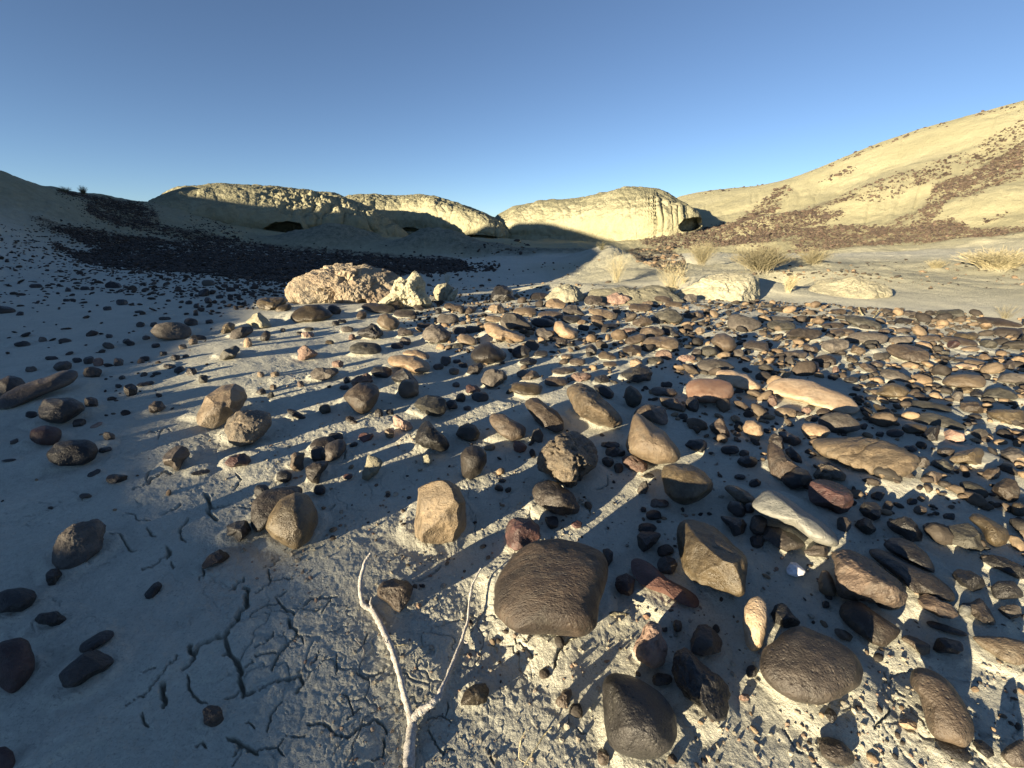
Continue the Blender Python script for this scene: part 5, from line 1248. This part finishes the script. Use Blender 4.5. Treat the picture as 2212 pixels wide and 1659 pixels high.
# ------------------------------------------------------------------ masses nobody could count
PEB = [unit_shape('f', 500+k, 2)[0]*(1+0.10*fbm(ico(2)[0]*1.3+k*7, k, 2))[:, None] for k in range(9)]+[unit_shape('s', 520+k, 2)[0] for k in range(4)]
PEB1 = [unit_shape('f', 540+k, 1)[0] for k in range(8)]
def assemble(name, pts, size, mat, lod=2, flat=0.5, sink=0.25):
    """many small stones in one mesh: pts (n,3) on the ground, size (n) half-length"""
    T, F = (PEB, ico(2)[1]) if lod == 2 else (PEB1, ico(1)[1])
    n = len(pts); nv = len(T[0]); V = np.zeros((n, nv, 3)); k = RS.randint(0, len(T), n)
    base = np.stack(T)[k]*(1+0.10*RS.normal(size=(n, nv, 1)) if lod == 1 else 1+0.05*RS.normal(size=(n, nv, 1)))
    b = RS.uniform(0.55, 0.95, n); c = RS.uniform(flat*0.7, flat*1.35, n)
    base = base*np.stack([np.ones(n), b, np.minimum(c, b)], 1)[:, None, :]
    a = RS.uniform(0, 2*np.pi, n); ti = RS.normal(0, 0.22, n); tj = RS.normal(0, 0.22, n)
    ca, sa = np.cos(a)[:, None], np.sin(a)[:, None]
    z = base[..., 2]+base[..., 0]*ti[:, None]+base[..., 1]*tj[:, None]
    V[..., 0] = base[..., 0]*ca-base[..., 1]*sa; V[..., 1] = base[..., 0]*sa+base[..., 1]*ca; V[..., 2] = z
    V *= size[:, None, None]
    V[..., 2] -= V[..., 2].min(1, keepdims=True)+(size*c*sink*2)[:, None]
    V += pts[:, None, :]
    FF = (F[None]+(np.arange(n)*nv)[:, None, None]).reshape(-1, 3)
    return mesh_np(name, V.reshape(-1, 3), FF, mat, smooth=(lod == 2))
def pix_scatter(polys, n, size_px, dens=None, avoid=True, Z=None, gap=0.9, seed=1, selfgap=True, fuzz=0.0):
    """random points inside picture polygons carried to the ground; size_px(x, y, n) -> half-length in picture units"""
    rs = np.random.RandomState(seed); out = []
    for P, cnt in zip(polys, n):
        P = np.asarray(P, float); m = 0; X = []; Y = []
        while m < cnt:
            x = rs.uniform(P[:, 0].min(), P[:, 0].max(), cnt*2); y = rs.uniform(P[:, 1].min(), P[:, 1].max(), cnt*2)
            k = inpoly(P, x, y)
            if dens is not None: k &= rs.uniform(size=len(x)) < dens(x, y)
            X.append(x[k]); Y.append(y[k]); m += int(k.sum())
            if k.sum() == 0: break
        out.append(np.stack([np.concatenate(X)[:cnt], np.concatenate(Y)[:cnt]], 1))
    q = np.concatenate(out); x, y = q[:, 0]+rs.normal(0, 1, len(q))*rs.uniform(0, 1, len(q))**2*fuzz*2.5, q[:, 1]+rs.normal(0, 1, len(q))*rs.uniform(0, 1, len(q))**2*fuzz; sz = size_px(x, y, rs)
    if avoid:
        k = np.ones(len(x), bool)
        for s in STONES:
            k &= ~((np.abs(x-s.c[0]) < s.w*0.5*gap+sz*0.6) & (np.abs(y-s.c[1]) < s.h*0.5*gap+sz*0.5))
        x, y, sz = x[k], y[k], sz[k]
    if selfgap:
        o = np.argsort(-sz); x, y, sz = x[o], y[o], sz[o]; keep = []; cell = {}
        for i in range(len(x)):
            cx, cy = int(x[i]//40), int(y[i]//40); ok = True
            for a in (-1, 0, 1):
                for b in (-1, 0, 1):
                    for j in cell.get((cx+a, cy+b), ()):
                        if abs(x[i]-x[j]) < (sz[i]+sz[j])*0.62 and abs(y[i]-y[j]) < (sz[i]+sz[j])*0.25: ok = False; break
                    if not ok: break
                if not ok: break
            if ok: keep.append(i); cell.setdefault((cx, cy), []).append(i)
        x, y, sz = x[keep], y[keep], sz[keep]
    G, okk = hit(x, y, Z); x, y, sz, G = x[okk], y[okk], sz[okk], G[okk]
    dep = G[:, 1]*cp-(G[:, 2]-CAM_Z)*sp; size = sz*dep/FPX
    G[:, 2] = H(G[:, 0], G[:, 1]); return G, size
# stones filling the dense right and middle field
FIELD = [(905, 640), (1100, 636), (1300, 640), (1480, 650), (1700, 655), (1950, 672), (2212, 690), (2900, 735), (3300, 900), (3100, 1500), (2500, 1400), (1900, 1130), (1640, 1020), (1420, 900), (1260, 860), (1050, 800), (930, 740), (860, 690)]
def fsz(x, y, rs):
    k = np.clip((y-600)/120.0, 0.35, 2.2)
    return np.clip(rs.lognormal(1.55, 0.58, len(x)), 2.0, 19)*k**0.75
def fdens(x, y):
    far = sm(790, 660, y); right = sm(1250, 1700, x)
    pat = 0.5+0.5*np.array(vn2(x, y, 0.012, 5, 2))
    return np.clip(0.10+0.9*far+0.35*right*sm(980, 700, y)+0.2*pat-0.1, 0.06, 1)
G, sz = pix_scatter([FIELD], [9500], fsz, fdens, seed=3, gap=0.7)
tag(assemble('field_stones', G, sz, M['pebble'], 2, 0.60, 0.20), 'countless small stones filling the gaps of the stone field', None, None, 'stuff')
# small pebbles everywhere near
NEAR = [[(-600, 760), (500, 640), (2212, 700), (2900, 745), (2900, 1659), (1300, 1659), (560, 1100), (-600, 1200)]]
def nd(x, y): return np.clip(0.12+0.5*sm(500, 1300, x)*sm(1500, 700, y)+0.35*sm(1400, 1800, x), 0, 1)*(0.4+0.6*(vn2(x, y, 0.010, 8, 2) > 0.0))
G, sz = pix_scatter(NEAR, [1500], lambda x, y, rs: np.clip(rs.lognormal(0.9, 0.5, len(x)), 1.3, 8)*np.clip((y-500)/350, 0.6, 2), nd, seed=5)
tag(assemble('gravel', G, sz, M['pebble'], 2, 0.6, 0.3), 'fine gravel between the stones', None, None, 'stuff')
G, sz = pix_scatter([[(420, 900), (560, 700), (900, 660), (2212, 720), (2212, 1659), (700, 1659)]], [2600], lambda x, y, rs: np.clip(rs.lognormal(0.45, 0.45, len(x)), 0.8, 4)*np.clip((y-500)/350, 0.6, 1.8),
                    lambda x, y: 0.25+0.75*(vn2(x, y, 0.009, 18, 3) > 0.1), seed=6, selfgap=False)
tag(assemble('clay_crumbs', G, sz, M['crumb'], 1, 0.8, 0.3), 'crumbs of pale clay on the ground', None, None, 'stuff')
# dark stones on the shaded floor at the left
LEFT = [[(0, 560), (330, 560), (600, 590), (640, 650), (520, 690), (420, 760), (0, 800)], [(330, 560), (620, 570), (640, 640), (480, 690), (330, 640)], [(0, 800), (420, 760), (380, 900), (0, 900)]]
LEFT += [[(-700, 640), (0, 560), (0, 800), (-700, 1000)]]
LEFT.append([(150, 560), (430, 585), (640, 600), (650, 628), (560, 650), (300, 640), (100, 620)])
G, sz = pix_scatter(LEFT, [620, 520, 50, 260, 700], lambda x, y, rs: np.clip(rs.lognormal(1.15, 0.5, len(x)), 1.8, 9)*np.clip((y-480)/150, 0.7, 1.6), lambda x, y: np.clip(0.10+0.8*sm(700, 575, y)+0.6*sm(300, 600, x)*sm(700, 620, y), 0.05, 1), seed=7)
tag(assemble('shaded_stones', G, sz, M['scree'], 2, 0.5, 0.25), 'small dark stones strewn over the shaded clay floor', None, None, 'stuff')
# the dark stony slope at the left back
def dks(x, y, rs): return np.clip(rs.lognormal(0.75, 0.35, len(x)), 1.0, 5.5)*np.clip((y-400)/120, 0.55, 1.5)
def dkd(x, y):
    w_ = 0.5+0.5*vn2(x*0.5, y*2.2, 0.02, 31, 3); return np.clip(1.6*sm(0.15, 0.38, w_), 0.10, 1)
DK2 = DK+[[(0, 470), (120, 500), (220, 560), (120, 575), (0, 560)], [(940, 560), (1070, 572), (1080, 584), (940, 592)], [(420, 440), (560, 520), (600, 530), (480, 515), (400, 490)]]
G, sz = pix_scatter(DK2, [16500, 2600, 420, 1500, 200, 200, 260, 260], dks, dkd, seed=9, avoid=False, selfgap=False, fuzz=9)
tag(assemble('dark_scree', G, sz, M['scree'], 1, 0.55, 0.25), 'dark purplish scree covering the shaded slope', None, None, 'stuff')
# brown stony strips on the sunlit slope at the right
G, sz = pix_scatter([b[0] for b in BR], [int(b[1]*(2.1 if k == 0 else 0.6 if k > 5 else 1.0)) for k, b in enumerate(BR)], lambda x, y, rs: np.clip(rs.lognormal(0.62, 0.42, len(x)), 0.9, 6), lambda x, y: np.clip(1.5*sm(0.25, 0.5, 0.5+0.5*vn2(x*0.7+y*0.6, y*1.8, 0.02, 37, 3)), 0.05, 1), seed=10, avoid=False, selfgap=False, fuzz=4)
tag(assemble('hillside_scree', G, sz, M['screeb'], 1, 0.6, 0.25), 'brown scree in strips on the sunlit slope', None, None, 'stuff')
# sparse stones on the plain and round the wash
PL = [([(1650, 575), (1900, 560), (2212, 575), (2212, 620), (1950, 625), (1850, 600), (1700, 600)], 150), ([(1600, 590), (1880, 585), (1940, 612), (1900, 620), (1700, 605), (1600, 610)], 120), ([(1300, 610), (1480, 612), (1480, 650), (1190, 645), (1190, 615)], 60),
      ([(1020, 530), (1160, 530), (1160, 545), (1040, 548)], 60), ([(900, 590), (1300, 560), (1200, 620), (900, 630)], 60), ([(1350, 538), (1450, 530), (1480, 560), (1480, 600), (1380, 568)], 900), ([(900, 615), (1190, 615), (1190, 645), (900, 650)], 110)]
G, sz = pix_scatter([b[0] for b in PL], [b[1] for b in PL], lambda x, y, rs: np.clip(rs.lognormal(0.85, 0.5, len(x)), 1.0, 7), seed=12, avoid=False)
tag(assemble('plain_stones', G, sz, M['pebble'], 2, 0.5, 0.3), 'scattered stones on the plain and along the wash', None, None, 'stuff')

# ------------------------------------------------------------------ dry bushes, dead branch, twigs
def tube(path, rads, sides=5):
    P = np.asarray(path, float); n = len(P); T = np.gradient(P, axis=0); T /= np.linalg.norm(T, axis=1, keepdims=True)+1e-12
    up = np.array([0.3, 0.1, 1.0]); A = np.cross(T, up); A /= np.linalg.norm(A, axis=1, keepdims=True)+1e-12; B = np.cross(T, A)
    a = np.linspace(0, 2*np.pi, sides+1)[:-1]; r = np.asarray(rads)[:, None, None]
    V = P[:, None]+r*(np.cos(a)[None, :, None]*A[:, None]+np.sin(a)[None, :, None]*B[:, None])
    i = np.arange(n*sides).reshape(n, sides); j = np.roll(i, -1, 1)
    return V.reshape(-1, 3), np.stack([i[:-1], j[:-1], j[1:], i[1:]], -1).reshape(-1, 4)
def join(parts):
    V, F, o = [], [], 0
    for v, f in parts: V.append(v); F.append(f+o); o += len(v)
    return np.concatenate(V), np.concatenate(F)
def bush(px, py, wpx, hpx, label, mat, seed, nst=60, lean=0.0, spread=1.0, thick=1.0, cat='bush', rr=None):
    rs = np.random.RandomState(seed); g, _ = hit(px, py); g = g[0]
    if rr: g = at_r(px, py, rr)
    dep = g[1]*cp-(g[2]-CAM_Z)*sp; wd_, ht = wpx*dep/FPX, hpx*dep/FPX; parts = []
    nst = int(nst*2.2); thick = thick*0.7; spread = spread*0.85
    for k in range(nst):
        a = rs.uniform(0, 2*np.pi); out = rs.uniform(0, 1)**0.6*wd_/2*spread; top = ht*rs.uniform(0.55, 1.0)*(1-0.35*(out/(wd_/2))**2)
        b0 = np.array([rs.normal(0, .10)*wd_/2, rs.normal(0, .10)*wd_/2, -0.02]); e = np.array([math.cos(a)*out+lean*wd_/2, math.sin(a)*out*0.8, top])
        m_ = 6; t = np.linspace(0, 1, m_)[:, None]; path = b0+(e-b0)*np.concatenate([t**1.0, t, t**0.75], 1)[:, :3]; path[:, :2] += (np.cumsum(rs.normal(0, 0.018*wd_, (m_, 2)), 0)*t)
        r0 = max(0.0022, wd_*0.0048)*thick; parts.append(tube(path, np.linspace(r0, r0*0.45, m_), 3))
        for q in range(rs.randint(3, 8)):
            i = rs.randint(2, m_); s0 = path[i-1]+(path[i]-path[i-1])*rs.uniform(); dr = (e-b0)/ht*0.8+rs.normal(0, 0.45, 3); L = ht*rs.uniform(0.12, 0.34)
            dr[2] = abs(dr[2]); dr /= np.linalg.norm(dr); p2 = s0+np.linspace(0, 1, 4)[:, None]*L*dr+np.cumsum(rs.normal(0, 0.02*L, (4, 3)), 0)
            parts.append(tube(p2, np.linspace(r0*0.6, r0*0.3, 4), 3))
    V, F = join(parts); o = mesh_np('dry_bush', V, F, M[mat]); o.location = g; tag(o, label, cat, 'dry bushes'); return o
bush(1515, 572, 75, 50, 'round straw-coloured dry bush, tallest of the row beyond the clay bank', 'twig', 1, 90)
bush(1640, 588, 150, 54, 'widest straw-coloured dry bush, just behind the large sunlit clay bank', 'twig', 2, 170)
bush(1755, 572, 95, 34, 'low dry bush right of the widest one on the plain', 'twig', 3, 90)
bush(2150, 583, 180, 42, 'long low dry bush at the right edge of the plain', 'twig', 4, 160)
bush(2020, 582, 56, 22, 'small dry bush left of the long one at the right edge', 'twig', 5, 50)
bush(1450, 640, 85, 78, 'open pale twiggy bush rising in front of the clay bank', 'twig', 6, 36, thick=0.8)
bush(1332, 612, 70, 70, 'thin leafless bush on the low lumpy clay bank', 'twig', 7, 36, thick=0.7)
bush(1702, 632, 36, 38, 'drooping tuft of pale stems in the shadow beside the clay bank', 'twig', 8, 40)
bush(966, 612, 28, 24, 'faint dry weed in the shaded wash', 'twig', 9, 16, thick=0.6)
bush(1300, 540, 40, 20, 'small dry bush in shade at the foot of the right bluff', 'sage', 10, 30)
bush(140, 416, 34, 12, 'low tan bush on the left skyline, nearest the hill at the left edge', 'sage', 11, 60)
bush(182, 421, 20, 18, 'small green bush on the left skyline', 'sage', 12, 60)
bush(327, 440, 46, 24, 'hazy leafless bush on the skyline beside the left bluff', 'twig', 13, 60, thick=0.7)
bush(2170, 690, 60, 34, 'sparse pale grass stalks at the right edge of the stone field', 'twig', 14, 12, thick=0.7)
bush(1475, 612, 20, 14, 'tiny dry tuft between the two nearer bushes', 'twig', 15, 12)
def woody(name, branches, label, cat, lift, mat='wood', sides=9, rough=0.12):
    parts = []
    for pts, wpx, lf in branches:
        P = np.array(pts, float); n = len(P); t = np.linspace(0, n-1, n*9); Q = np.stack([np.interp(t, np.arange(n), P[:, k]) for k in (0, 1)], 1)
        ker = np.hanning(9); ker /= ker.sum()
        for k in (0, 1): Q[:, k] = np.convolve(np.pad(Q[:, k], 9, mode='edge'), ker, 'same')[9:-9]
        wd_ = np.interp(t, np.arange(n), wpx); lift_ = np.interp(t, np.arange(n), lf)
        G, _ = hit(Q[:, 0], Q[:, 1]); G[:, 2] = np.minimum(G[:, 2], 9)
        rr = []
        for i in range(len(G)):
            dv = G[i]-np.array([0, 0, CAM_Z]); dep = dv[1]*cp-dv[2]*sp; G[i] = G[i]-dv*(lift_[i]/(-dv[2])); rr.append(wd_[i]*0.5*dep/FPX)
        rr = np.array(rr); G[:, 2] += rr*0.6
        V, F = tube(G, rr, sides); c = np.repeat(G, sides, 0); nz = vnoise(np.stack([V[:, 0]*260, V[:, 1]*70, V[:, 2]*260], -1), 5)+0.5*vnoise(V*400, 6)
        kn_ = vnoise(c*np.array([38., 38., 38.]), 9); V = c+(V-c)*(1+rough*2.6*nz+0.9*np.clip(kn_-0.45, 0, 1))[:, None]; parts.append((V, F))
    V, F = join(parts); o = mesh_np(name, V, F, M[mat]); tag(o, label, cat); return o
woody('dead_branch', [([(884, 1675), (886, 1620), (890, 1575), (885, 1545), (872, 1495), (858, 1440), (842, 1395), (822, 1350), (806, 1322), (786, 1312), (777, 1285), (781, 1245), (790, 1215), (800, 1197)], [25, 23, 21, 15, 13, 13, 12, 12, 12, 11, 9, 8, 7, 4], [.004, .004, .006, .012, .016, .014, .008, .006, .004, .006, .02, .028, .035, .04]),
                      ([(888, 1575), (897, 1552), (920, 1535), (945, 1515), (960, 1480), (980, 1430), (998, 1385), (1011, 1345), (1014, 1300), (1020, 1265), (1040, 1228)], [18, 17, 16, 13, 9, 7, 6.5, 5.5, 5, 4.5, 3], [.006, .012, .018, .020, .018, .014, .012, .012, .014, .020, .028]),
                      ([(806, 1322), (800, 1305), (803, 1290)], [7, 4, 2], [.008, .014, .02]), ([(842, 1395), (832, 1388), (828, 1376)], [5, 3, 1.5], [.012, .014, .02]), ([(998, 1385), (1006, 1392), (1012, 1388)], [4, 2.5, 1.2], [.012, .014, .02]), ([(868, 1480), (876, 1470), (878, 1462)], [5, 3, 1.5], [.014, .016, .02])],
      'bleached grey forked branch lying on cracked clay at the bottom', 'branch', 0)
woody('twig', [([(768, 1382), (780, 1395), (788, 1410), (782, 1430)], [3, 3, 3, 2], [.01, .006, .004, .002])], 'thin curved pale twig just left of the forked branch', 'twig', 0, 'wood', 5)
woody('twig', [([(852, 1396), (880, 1393), (905, 1388)], [2, 2, 1.5], [.004, .004, .006])], 'hair-thin straight twig between the arms of the forked branch', 'twig', 0, 'twig', 4)
woody('twig', [([(1130, 1660), (1150, 1630), (1175, 1590), (1192, 1572)], [3, 4, 3, 2], [.01, .014, .016, .02]), ([(1143, 1655), (1120, 1640), (1125, 1600), (1135, 1580)], [3, 3, 3, 2], [.01, .01, .02, .024])], 'thin dry stalk left of the huge black boulder at the bottom edge', 'twig', 0, 'twig', 5)
woody('twig', [([(1855, 665), (1858, 674), (1863, 682)], [3.2, 3.4, 3], [.03, .02, .01])], 'short pale stick leaning left among the far stones', 'twig', 0, 'twig', 5)
woody('twig', [([(1897, 672), (1892, 680), (1886, 688)], [2.5, 3.2, 3], [.035, .02, .01])], 'short pale stick leaning right among the far stones', 'twig', 0, 'twig', 5)
if DEBUG:
    for s in STONES:
        if len(s.label.split()) < 5: print('SHORT', s.label, s.c)
